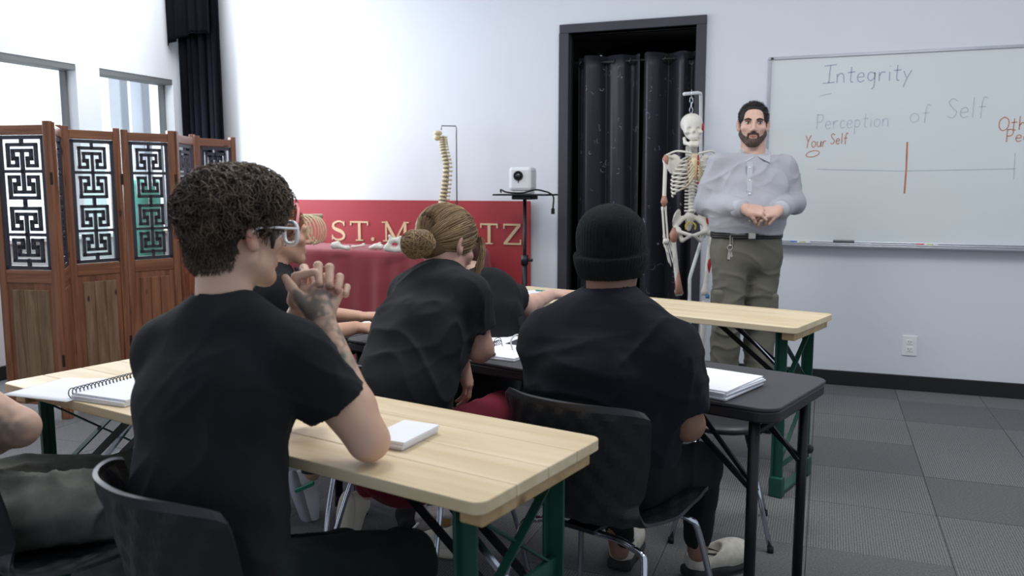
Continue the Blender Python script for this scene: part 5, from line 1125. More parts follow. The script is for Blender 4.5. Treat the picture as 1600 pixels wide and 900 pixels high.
    P, F = sdf_mesh(bo, .005); Lc = (P - H.c) @ H.M; ang = np.arctan2(Lc[:, 0], Lc[:, 1]); N = vnormals(P, F); P = P + N * (.0012 * np.sin(ang * 70) + .007 * (vnoise(P * 14) - .5))[:, None]; meshobj('beanie', P, F, 'knit_black', r)['label'] = 'black knitted beanie with rolled brim'
    MB().lathe([(.0035, -.002), (.0055, 0), (.0035, .002)], H.p(.089, -.004, -.048), 12, ax=H.M[:, 0]).build('earring', 'chrome', r, True)
    clog(onz(1078, 905, .0) + V(0, 0, .012), hd(62), r, 1.03); clog(onz(968, 892, .0) + V(0, 0, .012), hd(20), r, 1.03)
beanie()
# ------------------------------------------------------------------ student with the hair bun
def bun():
    r = person('student with fair hair in a bun bowed over the black table', 0)
    rt_ = hd(42 + 90); pe, wa, ch, uc, nb = at(625, 705, 2.52), at(632, 600, 2.55), at(655, 520, 2.60), at(680, 455, 2.64), at(694, 425, 2.68)
    sL, sR = at(638, 460, 2.76), at(733, 462, 2.57); eR, wR = at(750, 545, 2.63), at(705, 535, 2.86); eL, wL = at(650, 560, 2.85), at(722, 560, 2.72)
    H = Head(at(700, 376, 2.72), hd(43, -22), ZUP, 1.02)
    kR, kL = at(785, 642, 2.96), at(598, 655, 3.06); aR, aL = at(723, 812, 3.0), at(576, 768, 3.08); hR, hL = at(668, 700, 2.47), at(590, 695, 2.58)
    core = [(ecap(pe, wa, (.12, .09), (.11, .08), rt_), 'u', 0), (ecap(wa, ch, (.11, .08), (.12, .08), rt_), 'u', .03), (ecap(ch, uc, (.12, .08), (.10, .065), rt_), 'u', .03), (cap(uc, nb, .045), 'u', .03), (cap(uc, sL, .04), 'u', .03), (cap(uc, sR, .04), 'u', .03)] + legs_ops((hR, hL), (kR, kL), (aR, aL), .055, .042, .032)
    hl = hand(wL, at(734, 615, 2.74) - wL, hd(-80), -1, (18, 28, 22), 3, .95)
    b = body_mesh('body', [sdf_mesh(core, .010), sdf_mesh(H.ops(nb, .048), .0045), sdf_mesh(arm(sR, eR, wR, (.046, .041, .038, .025)) + hand(wR, hd(60), V(0, 0, -1), 1, sc=.95), .0045), sdf_mesh(arm(sL, eL, wL, (.044, .038, .036, .025)) + hl, .004)], 'skin_ruddy', r)
    tor = [(ecap(pe, wa, (.165, .12), (.158, .118), rt_), 'u', 0), (ecap(wa, ch, (.158, .118), (.165, .115), rt_), 'u', .05), (ecap(ch, uc, (.165, .115), (.145, .088), rt_), 'u', .05), (cap(uc, nb + V(0, 0, -.02), .075, .060), 'u', .04), (cap(HZ(nb, uc, .5), sL, .052, .058), 'u', .05), (cap(HZ(nb, uc, .5), sR, .052, .060), 'u', .05), (sleeve(sR, eR, .60, .063, .064), 'u', .03), (sleeve(sL, eL, .6, .062, .063), 'u', .03), neck_hole(H, nb, .052)]
    dg = nz(sR - wa); fl = [(nz(at(720, 600, 2.5) - at(600, 470, 2.6)), 15, 2.5, 1.2, HZ(wa, ch, .5) + _R * .03, .22), (nz(at(600, 520, 2.6) - at(730, 450, 2.5)), 18, 3, 1.0, HZ(ch, sR, .4), .16), (nz(eR - sR), 14, 3, .6, HZ(sR, eR, .4), .12), (rt_, 16, 3, .9, pe + V(0, 0, .08), .13)]
    cloth('t_shirt', tor, .006, 'charcoal_cotton', r, fl, .020, 21); collar(nb, H, .059, 'charcoal_cotton', r)
    tl = legs_ops((hR, hL), (kR, kL), (aR + V(0, 0, .05), aL + V(0, 0, .02)), .090, .063, .045, .04) + [(ecap(pe + V(0, 0, -.05), pe, (.165, .12), (.16, .12), rt_), 'u', .04)]
    cloth('trousers', tl, .008, 'maroon_trousers', r, [(hd(130), 14, 3, 1, kR, .25), (nz(kR - hR), 12, 3, .7, None, 1)], .009, 6)
    # hair swept back into a bun
    hb_ops = [(H.e((0, -.014, .022), (.079, .100, .085)), 'u', 0), (H.e((0, -.055, -.035), (.055, .045, .05)), 'u', .03), (H.e((0, .10, -.050), (.078, .062, .080)), 's', .012), (H.e((.085, -.002, -.035), (.02, .03, .036)), 's', .006), (H.e((-.085, -.002, -.035), (.02, .03, .036)), 's', .006)]
    hr = meshobj('hair', *sdf_mesh(hb_ops, .005), 'hair_blond_base', r)
    B = V(.010, -.112, -.052)
    for mm, nn_, of_, sd_ in (('hair_blond', 1500, .0135, 4), ('hair_blond_dark', 1700, .0125, 14)): scalp_strands(H, nn_, .21, .0013, mm, hr, 'swept_strands', lambda p, k: B - p, zmin=-.05, off=of_, pts=12, seed=sd_, jitter=.0008, region=lambda p: ~((p[:, 1] > .045) & (p[:, 2] < .05)) & ~((np.abs(p[:, 0]) > .06) & (p[:, 2] < -.005) & (p[:, 1] > -.03)))
    bc = H.p(*(B + V(.0, -.022, -.006))); bn = meshobj('bun', *sdf_mesh([(ell(bc, (.042, .040, .042)), 'u', 0), (ell(H.p(.03, -.125, -.05), (.034, .034, .042)), 'u', .012)], .005), 'hair_blond_base', hr)
    g = np.random.default_rng(8); S = []
    for i in range(520):
        c = bc if i < 330 else H.p(.03, -.125, -.05); R_ = (.043 if i < 330 else .039) * g.uniform(.96, 1.10); ax_ = nz(H.M @ V(.25, -1, .2) + g.normal(size=3) * .55); X = nz(np.cross(ax_, g.normal(size=3))); Y = np.cross(ax_, X); a0 = g.uniform(0, 6.28); h = g.uniform(-.75, .75)
        S.append([c + (X * math.cos(a0 + t) + Y * math.sin(a0 + t)) * R_ * math.sqrt(1 - h * h) + ax_ * R_ * h for t in np.linspace(0, 2.4, 10)])
    strands('bun_strands', np.array(S), .0013, 'hair_blond', bn)
    a = np.linspace(0, 2 * math.pi, 24, endpoint=False); ax_ = H.M @ nz(V(-.05, -.9, -.35)); X = nz(np.cross(ax_, ZUP)); Y = np.cross(ax_, X); tc_ = H.p(*(B + V(0, .012, .004))); MB().tube([tc_ + (X * math.cos(q) + Y * math.sin(q)) * .030 for q in a], .005, 8, closed=True).build('hair_tie', 'hair_blond', hr, True)
    lock = [[H.p(.058 + g.normal() * .006, .070 + g.normal() * .006, .04), H.p(.070 + g.normal() * .005, .092 + g.normal() * .005, .0), H.p(.070 + g.normal() * .005, .096 + g.normal() * .006, -.05), H.p(.066 + g.normal() * .007, .092 + g.normal() * .006, -.10)] for _ in range(160)]
    strands('loose_lock', np.array([spline(l, 4) for l in lock]), .0013, 'hair_blond', hr)
    up_ = nz(at(600, 800, 2.9) - at(540, 810, 3.1)); sneaker(at(540, 772, 3.10), at(530, 862, 3.13) - at(540, 772, 3.10), nz(hd(35) * .9 + _R * .35), .92, ('sneaker_cream', 'sneaker_cream', 'sneaker_cream'), r)
    sneaker(onz(738, 872, .0) + V(0, 0, .012), hd(-75), ZUP, .95, ('sneaker_cream', 'sneaker_cream', 'sneaker_cream'), r)
    for a_ in (aR,): MB().tube([a_ + V(0, 0, .0), a_ + V(0, 0, -.10)], [.036, .034], 12).build('sock', 'sock_black', r, True)
bun()
# ------------------------------------------------------------------ student with the headband
def ginger():
    r = person('ginger student with a pink headband half hidden behind the curly haired student', 0)
    rt_ = hd(50 + 90); pe, wa, ch, uc, nb = at(360, 640, 3.10), at(372, 565, 3.12), at(395, 495, 3.16), at(415, 445, 3.2), at(428, 420, 3.2)
    sL, sR = at(400, 445, 3.36), at(430, 458, 3.08); eR, wR = at(480, 527, 3.10), at(556, 512, 3.30); eL, wL = at(480, 490, 3.5), at(560, 495, 3.5)
    H = Head(at(441, 362, 3.22), hd(64, -3), ZUP, .98); kR, kL = at(480, 590, 3.5), at(440, 580, 3.6); aR, aL = at(486, 742, 3.46), at(400, 760, 3.6); hR, hL = at(385, 640, 3.05), at(345, 630, 3.2)
    core = [(ecap(pe, wa, (.12, .09), (.11, .08), rt_), 'u', 0), (ecap(wa, ch, (.11, .08), (.12, .08), rt_), 'u', .03), (ecap(ch, uc, (.12, .08), (.10, .065), rt_), 'u', .03), (cap(uc, nb, .045), 'u', .03), (cap(uc, sL, .04), 'u', .03), (cap(uc, sR, .04), 'u', .03)] + legs_ops((hR, hL), (kR, kL), (aR, aL), .055, .042, .034)
    body_mesh('body', [sdf_mesh(core, .010), sdf_mesh(H.ops(nb, .048), .0045), sdf_mesh(arm(sR, eR, wR, (.046, .040, .040, .026)) + hand(wR, hd(70), V(0, 0, -1), 1, sc=.95), .0045), sdf_mesh(arm(sL, eL, wL, (.046, .040, .040, .026)) + hand(wL, hd(70), V(0, 0, -1), -1, sc=.95), .006)], 'skin_warm', r)
    tor = [(ecap(pe, wa, (.165, .12), (.155, .115), rt_), 'u', 0), (ecap(wa, ch, (.155, .115), (.165, .115), rt_), 'u', .05), (ecap(ch, uc, (.165, .115), (.145, .088), rt_), 'u', .05), (cap(uc, nb + V(0, 0, -.02), .075, .060), 'u', .04), (cap(HZ(nb, uc, .5), sL, .052, .060), 'u', .05), (cap(HZ(nb, uc, .5), sR, .052, .062), 'u', .05), (sleeve(sR, eR, .62, .064, .064), 'u', .03), (sleeve(sL, eL, .6, .062, .063), 'u', .03), neck_hole(H, nb, .052)]
    cloth('t_shirt', tor, .008, 'black_cotton', r, [(nz(sR - wa), 14, 3, 1, None, 1)], .008, 31); collar(nb, H, .059, 'black_cotton', r)
    cloth('trousers', legs_ops((hR, hL), (kR, kL), (aR + V(0, 0, .06), aL + V(0, 0, .06)), .09, .063, .045, .04) + [(ecap(pe + V(0, 0, -.05), pe, (.165, .12), (.16, .12), rt_), 'u', .04)], .010, 'maroon_trousers', r, [(ZUP, 12, 3, 1, None, 1)], .008, 7)
    hr = meshobj('hair', *sdf_mesh([(H.e((0, -.014, .022), (.079, .100, .085)), 'u', 0), (H.e((0, .10, -.045), (.078, .060, .082)), 's', .012), (H.e((.085, -.002, -.035), (.02, .03, .036)), 's', .006), (H.e((-.085, -.002, -.035), (.02, .03, .036)), 's', .006), (H.e((0, -.10, -.03), (.045, .05, .05)), 'u', .02)], .006), 'hair_ginger', r)
    scalp_strands(H, 900, .15, .0012, 'hair_ginger', hr, 'swept_strands', lambda p, k: V(0, -.12, -.02) - p, zmin=-.03, off=.010, pts=9, region=lambda p: ~((p[:, 1] > .045) & (p[:, 2] < .045)) & ~((np.abs(p[:, 0]) > .06) & (p[:, 2] < -.005)), jitter=.001, seed=6)
    a = np.linspace(-.15, math.pi + .15, 30); MB().tube([H.p(.084 * math.cos(q), .035 + .02 * math.sin(q), .012 + .098 * math.sin(q)) for q in a], .006, 8, flat=H.M[:, 1]).build('headband', 'headband_pink', r, True)
    MB().lathe([(.004, -.002), (.006, 0), (.004, .002)], H.p(.086, -.004, -.045), 12, ax=H.M[:, 0]).build('earring', 'chrome', r, True)
    s1 = sneaker(at(452, 740, 3.45), at(476, 815, 3.42) - at(452, 740, 3.45), nz(hd(10) * .35 + _R * .9), .95, ('sneaker_white', 'sneaker_grey', 'sneaker_white'), r)
    MB().bar(at(462, 767, 3.385), at(490, 755, 3.385), .026, .012).build('side_stripe', 'sneaker_green', s1); MB().tube([at(487, 700, 3.45), at(486, 738, 3.45)], [.043, .040], 12).build('sock', 'sock_black', s1, True)
    sneaker(onz(430, 800, 0) + V(0, 0, .012), hd(-110), ZUP, .95, ('sneaker_white', 'sneaker_grey', 'sneaker_white'), r)
ginger()
# ------------------------------------------------------------------ first row student reaching to the right
def row1():
    r = person('first row student reaching an arm along the far pine table', 0)
    rt_ = hd(48 + 90); pe, wa, ch, uc, nb = at(752, 600, 3.55), at(756, 545, 3.55), at(758, 497, 3.58), at(750, 455, 3.62), at(742, 434, 3.66)
    sL, sR = at(722, 455, 3.76), at(782, 458, 3.56); eR, wR = at(822, 478, 3.72), at(862, 460, 3.98); eL, wL = at(735, 480, 4.0), at(780, 465, 4.1)
    H = Head(at(724, 400, 3.70), hd(60, -25), ZUP, .98); kR, kL = at(830, 560, 4.0), at(760, 555, 4.1); aR, aL = at(815, 690, 4.1), at(755, 690, 4.2); hR, hL = at(775, 600, 3.5), at(735, 595, 3.62)
    core = [(ecap(pe, wa, (.12, .09), (.11, .08), rt_), 'u', 0), (ecap(wa, ch, (.11, .08), (.12, .08), rt_), 'u', .03), (ecap(ch, uc, (.12, .08), (.10, .065), rt_), 'u', .03), (cap(uc, nb, .045), 'u', .03), (cap(uc, sL, .04), 'u', .03), (cap(uc, sR, .04), 'u', .03)] + legs_ops((hR, hL), (kR, kL), (aR, aL), .055, .042, .034)
    body_mesh('body', [sdf_mesh(core, .012), sdf_mesh(H.ops(nb, .048), .006), sdf_mesh(arm(sR, eR, wR, (.05, .043, .041, .027)) + hand(wR, hd(55), V(0, 0, -1), 1, (15, 25, 20)), .0045), sdf_mesh(arm(sL, eL, wL, (.046, .040, .040, .026)) + hand(wL, hd(70), V(0, 0, -1), -1), .007)], 'skin_pink', r)
    tor = [(ecap(pe, wa, (.175, .13), (.170, .128), rt_), 'u', 0), (ecap(wa, ch, (.170, .128), (.175, .125), rt_), 'u', .05), (ecap(ch, uc, (.175, .125), (.15, .09), rt_), 'u', .05), (cap(uc, nb + V(0, 0, -.02), .075, .060), 'u', .04), (cap(HZ(nb, uc, .5), sL, .052, .060), 'u', .05), (cap(HZ(nb, uc, .5), sR, .055, .068), 'u', .05), (sleeve(sR, eR, .62, .072, .072), 'u', .03), (sleeve(sL, eL, .6, .062, .063), 'u', .03), neck_hole(H, nb, .052)]
    cloth('t_shirt', tor, .008, 'black_cotton', r, [(nz(sR - wa), 14, 3, 1, None, 1)], .008, 41)
    cloth('trousers', legs_ops((hR, hL), (kR, kL), (aR, aL), .09, .063, .045, .04) + [(ecap(pe + V(0, 0, -.05), pe, (.165, .12), (.16, .12), rt_), 'u', .04)], .012, 'black_joggers', r)
    meshobj('hair', *sdf_mesh([(H.e((0, -.014, .022), (.082, .103, .087)), 'u', 0), (H.e((0, -.06, -.05), (.07, .05, .07)), 'u', .03), (H.e((0, .10, -.045), (.078, .060, .082)), 's', .012)], .006), 'hair_auburn', r)
    for a_ in (aR, aL): sneaker(V(a_[0], a_[1], .012) - hd(40) * .03, hd(40), ZUP, .95, ('sneaker_white', 'sneaker_grey', 'sneaker_white'), r)
row1()
# ------------------------------------------------------------------ student cut by the left edge of the photograph
def left_edge():
    r = person('student in grey jeans at the left edge with an elbow on the thigh', 0)
    rt_ = hd(62 + 90); pe, wa, ch, uc, nb = at(-110, 800, 2.10), at(-160, 700, 2.10), at(-180, 610, 2.12), at(-170, 540, 2.16), at(-160, 500, 2.18)
    sL, sR = at(-185, 545, 2.34), at(-150, 560, 2.0); eR, wR = at(30, 668, 2.06), at(-110, 720, 2.22); eL, wL = at(-30, 660, 2.42), at(-130, 720, 2.35)
    H = Head(at(-150, 430, 2.22), hd(60, -5), ZUP, 1.02); kR, kL = at(225, 790, 2.22), at(225, 745, 2.48); aR, aL = at(150, 905, 2.45), at(240, 900, 2.6); hR, hL = at(-60, 805, 2.02), at(-90, 795, 2.2)
    core = [(ecap(pe, wa, (.13, .09), (.115, .08), rt_), 'u', 0), (ecap(wa, ch, (.115, .08), (.135, .085), rt_), 'u', .03), (ecap(ch, uc, (.135, .085), (.11, .065), rt_), 'u', .03), (cap(uc, nb, .05), 'u', .03), (cap(uc, sL, .04), 'u', .03), (cap(uc, sR, .04), 'u', .03)] + legs_ops((hR, hL), (kR, kL), (aR, aL), .06, .045, .035)
    def ink(P):
        c = np.zeros((len(P), 3)); c[:, 0] = .85 * np.exp(-(np.linalg.norm(P - at(12, 662, 1.99), axis=1) / .055) ** 2) * np.clip(vnoise(P * 60) * 1.8 - .2, 0, 1); c[:, 2] = .3 * np.exp(-(np.linalg.norm(P - at(50, 685, 1.99), axis=1) / .03) ** 2); return c
    body_mesh('body', [sdf_mesh(core, .010), sdf_mesh(H.ops(nb, .054), .006), sdf_mesh(arm(sR, eR, wR, (.052, .046, .045, .028)) + hand(wR, hd(-70, -10), V(0, 0, -1), 1, (35, 45, 30)), .0045), sdf_mesh(arm(sL, eL, wL, (.05, .044, .044, .028)) + hand(wL, hd(-70, -10), V(0, 0, -1), -1, (35, 45, 30)), .007)], 'skin_fair', r, ink)
    tor = [(ecap(pe, wa, (.18, .13), (.165, .12), rt_), 'u', 0), (ecap(wa, ch, (.165, .12), (.18, .12), rt_), 'u', .05), (ecap(ch, uc, (.18, .12), (.15, .09), rt_), 'u', .05), (cap(uc, nb + V(0, 0, -.02), .08, .065), 'u', .04), (cap(HZ(nb, uc, .5), sL, .055, .064), 'u', .05), (cap(HZ(nb, uc, .5), sR, .055, .064), 'u', .05), (sleeve(sR, eR, .55, .068, .070), 'u', .03), (sleeve(sL, eL, .55, .068, .07), 'u', .03), neck_hole(H, nb, .058)]
    cloth('t_shirt', tor, .008, 'black_cotton', r, [(nz(sR - wa), 14, 3, 1, None, 1)], .008, 51)
    tl = legs_ops((hR, hL), (kR, kL), (aR, aL), .105, .075, .058, .04) + [(ecap(pe + V(0, 0, -.03), pe + V(0, 0, .03), (.18, .13), (.18, .13), rt_), 'u', .04)]
    cloth('jeans', tl, .007, 'grey_jeans', r, [(nz(kR - hR) + .4 * ZUP, 15, 3, 1.2, None, 1), (ZUP, 14, 4, .8, hR, .3)], .024, 8)
    meshobj('hair', *sdf_mesh([(H.e((0, -.014, .022), (.080, .101, .086)), 'u', 0), (H.e((0, .10, -.045), (.078, .060, .082)), 's', .012), (H.e((0, 0, -.13), (.2, .2, .09)), 's', .01)], .006), 'hair_black', r)
    for a_ in (aR, aL): sneaker(V(a_[0], a_[1], .012) - hd(50) * .03, hd(60), ZUP, 1.0, ('sock_black', 'clog_sole', 'sock_black'), r)
left_edge()
# ------------------------------------------------------------------ standing man
def teacher():
    r = person('bearded man in a pale grey button shirt standing before the whiteboard', 0)
    D_ = 4.8; q = lambda x, y, d=0.0: at(x, y, D_ + d)
    f_ = hd(184); rt_ = hd(184 + 90)            # his right hand is on the left of the picture
    H = Head(q(1177, 192), hd(194, -2), nz(ZUP + .02 * _R), 1.07)
    nb = q(1177, 243, .03); uc, ch, be, pe = q(1175, 266, .03), q(1172, 290, .02), q(1168, 335, -.01), q(1166, 372, .0)
    sR, sL = q(1126, 260, .02), q(1226, 262, .05); eR, wR = q(1103, 318, .03), q(1163, 326, -.21); eL, wL = q(1240, 316, .05), q(1216, 329, -.20)
    hR, hL = q(1142, 398), q(1190, 400, .02); kR, kL = q(1136, 500, -.02), q(1186, 505, .04); aR, aL = q(1124, 632, .05), q(1186, 640, .02)
    core = [(ecap(pe, be, (.14, .1), (.15, .12), rt_), 'u', 0), (ecap(be, ch, (.15, .12), (.15, .10), rt_), 'u', .03), (ecap(ch, uc, (.15, .10), (.12, .07), rt_), 'u', .03), (cap(uc, nb, .06), 'u', .03), (cap(uc, sL, .05), 'u', .03), (cap(uc, sR, .05), 'u', .03)] + legs_ops((hR, hL), (kR, kL), (aR, aL), .065, .045, .035)
    hrr = hand(wR, q(1193, 331, -.245) - wR, nz(-f_ * .6 + V(0, 0, -.6)), 1, (38, 50, 30), 2, 1.0, (30, 40)); hll = hand(wL, q(1192, 333, -.235) - wL, nz(-f_ * .6 + V(0, 0, -.6)), -1, (38, 50, 30), 2, 1.0, (30, 40))
    body_mesh('body', [sdf_mesh(core, .012), sdf_mesh(H.ops(nb, .062), .004), sdf_mesh([(cap(eR, wR, .035, .029), 'u', 0)] + hrr, .004), sdf_mesh([(cap(eL, wL, .035, .029), 'u', 0)] + hll, .004)], 'skin_pink', r)
    tor = [(ecap(pe + V(0, 0, .02), be, (.195, .140), (.205, .160), rt_), 'u', 0), (ecap(be, ch, (.205, .160), (.210, .140), rt_), 'u', .05), (ecap(ch, uc, (.210, .14), (.175, .095), rt_), 'u', .05), (cap(uc, nb + V(0, 0, -.03), .08, .066), 'u', .04), (cap(HZ(nb, uc, .55), sL, .052, .062), 'u', .05), (cap(HZ(nb, uc, .55), sR, .052, .062), 'u', .05)]
    for s_, e_, w_ in ((sR, eR, wR), (sL, eL, wL)): tor += [(cap(s_, e_, .070, .062), 'u', .03), (cap(e_, HZ(e_, w_, .86), .062, .048), 'u', .025)]
    tor += [neck_hole(H, nb, .068), (cutp(ell(pe, (.5, .5, .5)), pe + V(0, 0, .015), ZUP), 's', .005)]
    fl = [(nz(ch - sR) + ZUP, 13, 3, 1.1, HZ(sR, ch, .5), .16), (nz(sL - be), 12, 3, 1.0, HZ(sL, be, .5), .18), (nz(eR - sR), 14, 4, .9, HZ(sR, eR, .6), .16), (nz(eL - sL), 14, 4, .9, HZ(sL, eL, .6), .16), (rt_ + V(0, 0, .25), 13, 3, 1.0, HZ(be, pe, .5), .16), (nz(wR - eR), 12, 5, .8, HZ(eR, wR, .4), .14)]
    sh = cloth('shirt', tor, .006, 'shirt_lilac', r, fl, .026, 61)
    P_f = lambda base, k: base + f_ * k
    for w_, e_ in ((wR, eR), (wL, eL)): MB().tube([HZ(e_, w_, .80), HZ(e_, w_, .985)], [.052, .048], 20).build('cuff', 'shirt_cuff', sh, True)
    pl_ = MB().bar(q(1172, 253, -.105), q(1171, 300, -.155), .03, .006, up=f_); pl_.bar(q(1171, 300, -.155), q(1168, 352, -.165), .03, .006, up=f_); pl_.build('placket', 'shirt_cuff', sh, bevel=.002)
    for yy, dd in ((262, -.118), (282, -.138), (303, -.162), (345, -.172)): MB().lathe([(.006, 0), (.006, .003), (.002, .003)], q(1171.5, yy, dd), 10, ax=f_).build('button', 'white_plastic', sh, True)
    for s in (-1, 1):
        c0 = nb + rt_ * s * .064 + V(0, 0, .045) - f_ * .005; c1 = nb + f_ * .082 + rt_ * s * .008 + V(0, 0, -.012); c2 = nb + f_ * .112 + rt_ * s * .070 + V(0, 0, -.048); c3 = nb + rt_ * s * .098 + V(0, 0, .012) + f_ * .01
        v = [c0, c1, c2, c3]; v2 = [p + f_ * .006 + V(0, 0, .004) for p in v]; meshobj('collar_leaf', v + v2, [(0, 1, 2, 3), (7, 6, 5, 4), (0, 4, 5, 1), (1, 5, 6, 2), (2, 6, 7, 3), (3, 7, 4, 0)], 'shirt_cuff', sh, False, bevel=.002)
    MB().tube([nb + (rt_ * math.cos(a) * .071 + -f_ * math.sin(a) * .071) + V(0, 0, .012) for a in np.linspace(-.3, math.pi + .3, 24)], .012, 8).build('collar_band', 'shirt_cuff', sh, True)
    tl = [(ecap(pe + V(0, 0, .03), pe + V(0, 0, -.10), (.192, .135), (.195, .135), rt_), 'u', 0), (cap(hR, kR, .105, .082), 'u', .04), (cap(hL, kL, .105, .082), 'u', .04), (cap(kR, aR, .082, .075), 'u', .03), (cap(kL, aL, .082, .075), 'u', .03)]
    fl = [(rt_ + V(0, 0, .3), 14, 3, 1, HZ(hR, hL, .5) + V(0, 0, -.05), .2), (rt_ + V(0, 0, -.2), 16, 4, 1.1, kR, .22), (rt_, 16, 4, 1.1, kL, .22), (rt_ + ZUP, 14, 4, 1.1, aR + V(0, 0, .1), .2), (rt_ + ZUP, 14, 4, 1.1, aL + V(0, 0, .1), .2), (ZUP, 10, 2, .5, None, 1)]
    tr_ = cloth('cargo_trousers', tl, .007, 'khaki_grey', r, fl, .014, 71)
    for k_, s in ((HZ(hR, kR, .75), 1), (HZ(hL, kL, .75), -1)): meshobj('cargo_pocket', *sdf_mesh([(rbx(k_ + rt_ * s * .060 + f_ * .005, (.034, .066, .085), .02, np.stack([rt_, f_, ZUP], 1)), 'u', 0)], .007), 'khaki_grey', tr_)
    a = np.linspace(0, 2 * math.pi, 40, endpoint=False); bp_ = pe + V(0, 0, .022)
    bel = MB()
    for dz in (-.012, 0, .012): bel.tube([bp_ + rt_ * .197 * math.cos(t) + f_ * .140 * math.sin(t) + V(0, 0, dz) for t in a], .0085, 6, closed=True)
    be_ = bel.build('belt', 'belt_leather', r, True); MB().box((-.02, -.004, -.018), (.02, .004, .018), np.stack([rt_, f_, ZUP], 1), bp_ + f_ * .150).build('buckle', 'key_metal', be_, bevel=.003)
    kp = bp_ + rt_ * .115 + f_ * .128; ky = MB().tube([kp, kp + V(0, 0, -.05)], .004, 6).tube([kp + rt_ * -.012 + V(0, 0, -.01), kp + rt_ * -.014 + V(0, 0, -.055)], .003, 6)
    aa = np.linspace(0, 2 * math.pi, 14, endpoint=False); ky.tube([kp + V(0, 0, -.068) + (rt_ * math.cos(t) + ZUP * math.sin(t)) * .014 for t in aa], .0025, 6, closed=True); ky.bar(kp + V(0, 0, -.08), kp + rt_ * .006 + V(0, 0, -.135), .016, .004, up=f_); ky.bar(kp + V(0, 0, -.08), kp + rt_ * -.012 + V(0, 0, -.12), .012, .004, up=f_); ky.build('keys', 'key_metal', be_)
    # face
    hr = meshobj('hair', *sdf_mesh([(H.e((0, -.014, .026), (.0785, .100, .084)), 'u', 0), (rbx(H.p(0, .118, -.036), V(.056, .072, .108) * H.k, .03 * H.k, H.M), 's', .012), (H.e((.088, -.0, -.05), (.03, .045, .055)), 's', .006), (H.e((-.088, -.0, -.05), (.03, .045, .055)), 's', .006), (H.e((0, 0, -.15), (.2, .2, .08)), 's', .01)], .004), 'hair_black', r)
    Pq, Fq = sdf_mesh([(H.e((0, -.014, .026), (.0785, .100, .084)), 'u', 0), (rbx(H.p(0, .118, -.036), V(.058, .072, .110) * H.k, .03 * H.k, H.M), 's', .012), (H.e((0, 0, -.13), (.2, .2, .10)), 's', .01)], .006); Nq = vnormals(Pq, Fq); gq = np.random.default_rng(3); iq = gq.choice(len(Pq), 2600); dq = Nq[iq] * .6 + H.M[:, 2] * .5 + gq.normal(size=(2600, 3)) * .3
    strands('short_hair', np.stack([Pq[iq] - Nq[iq] * .002 + dq * .010 * t / 2 for t in range(3)], 1), .0014, 'hair_black', hr)
    hd_ops = union([p for p, o_, k_ in H.ops(None) if o_ == 'u'][:7], .025)
    band = union([H.cp((-.068, .01, -.055), (-.028, .062, -.100), .022, .026), H.cp((.068, .01, -.055), (.028, .062, -.100), .022, .026), H.cp((-.028, .070, -.105), (.028, .070, -.105), .027), H.cp((-.072, .008, -.02), (-.068, .01, -.055), .010, .02), H.cp((.072, .008, -.02), (.068, .01, -.055), .010, .02)], .01)
    beard = (minus(both(infl(hd_ops, .0052), band), H.e((0, .10, -.070), (.024, .03, .012))), 'u', 0)
    bd_ = meshobj('beard', *sdf_mesh([beard, (H.cp((-.024, .0885, -.062), (0, .0955, -.055), .0062, .0068), 'u', .003), (H.cp((.024, .0885, -.062), (0, .0955, -.055), .0062, .0068), 'u', .003), (H.cp((-.024, .0885, -.062), (-.029, .08, -.088), .006), 'u', .004), (H.cp((.024, .0885, -.062), (.029, .08, -.088), .006), 'u', .004)], .0035), 'beard', r)
    MB().tube([H.p(-.017, .0915, -.072), H.p(0, .0945, -.0735), H.p(.017, .0915, -.072)], [.003, .0052, .003], 8).build('lips', 'lip', r, True)
    for s in (-1, 1):
        MB().tube(spline([H.p(s * .013, .0895, .0125), H.p(s * .032, .0905, .0185), H.p(s * .050, .078, .011)], 5), [.003] + [.0045] * 5 + [.004] * 4 + [.0022], 8).build('eyebrow', 'brow', r, True)
        ey = meshobj('eye', *sdf_mesh([(ell(H.p(s * .031, .0775, -.003), V(.0115, .0115, .0058) * H.k, H.M), 'u', 0)], .002), 'eye_white', r); MB().lathe([(.0054, 0), (.005, .0014), (.001, .0018)], H.p(s * .031 - .002, .0880, -.0025), 12, ax=H.M[:, 1]).build('iris', 'eye_iris', ey, True)
        MB().tube([H.p(s * .018, .0885, .0035), H.p(s * .031, .0925, .0062), H.p(s * .044, .086, .003)], [.0018, .0028, .0018], 6).build('eyelid', 'brow', ey, True)
    for a_ in (aR, aL): sneaker(V(a_[0], a_[1], .012) - f_ * .05, f_, ZUP, 1.12, ('sock_black', 'clog_sole', 'sock_black'), r)
teacher()
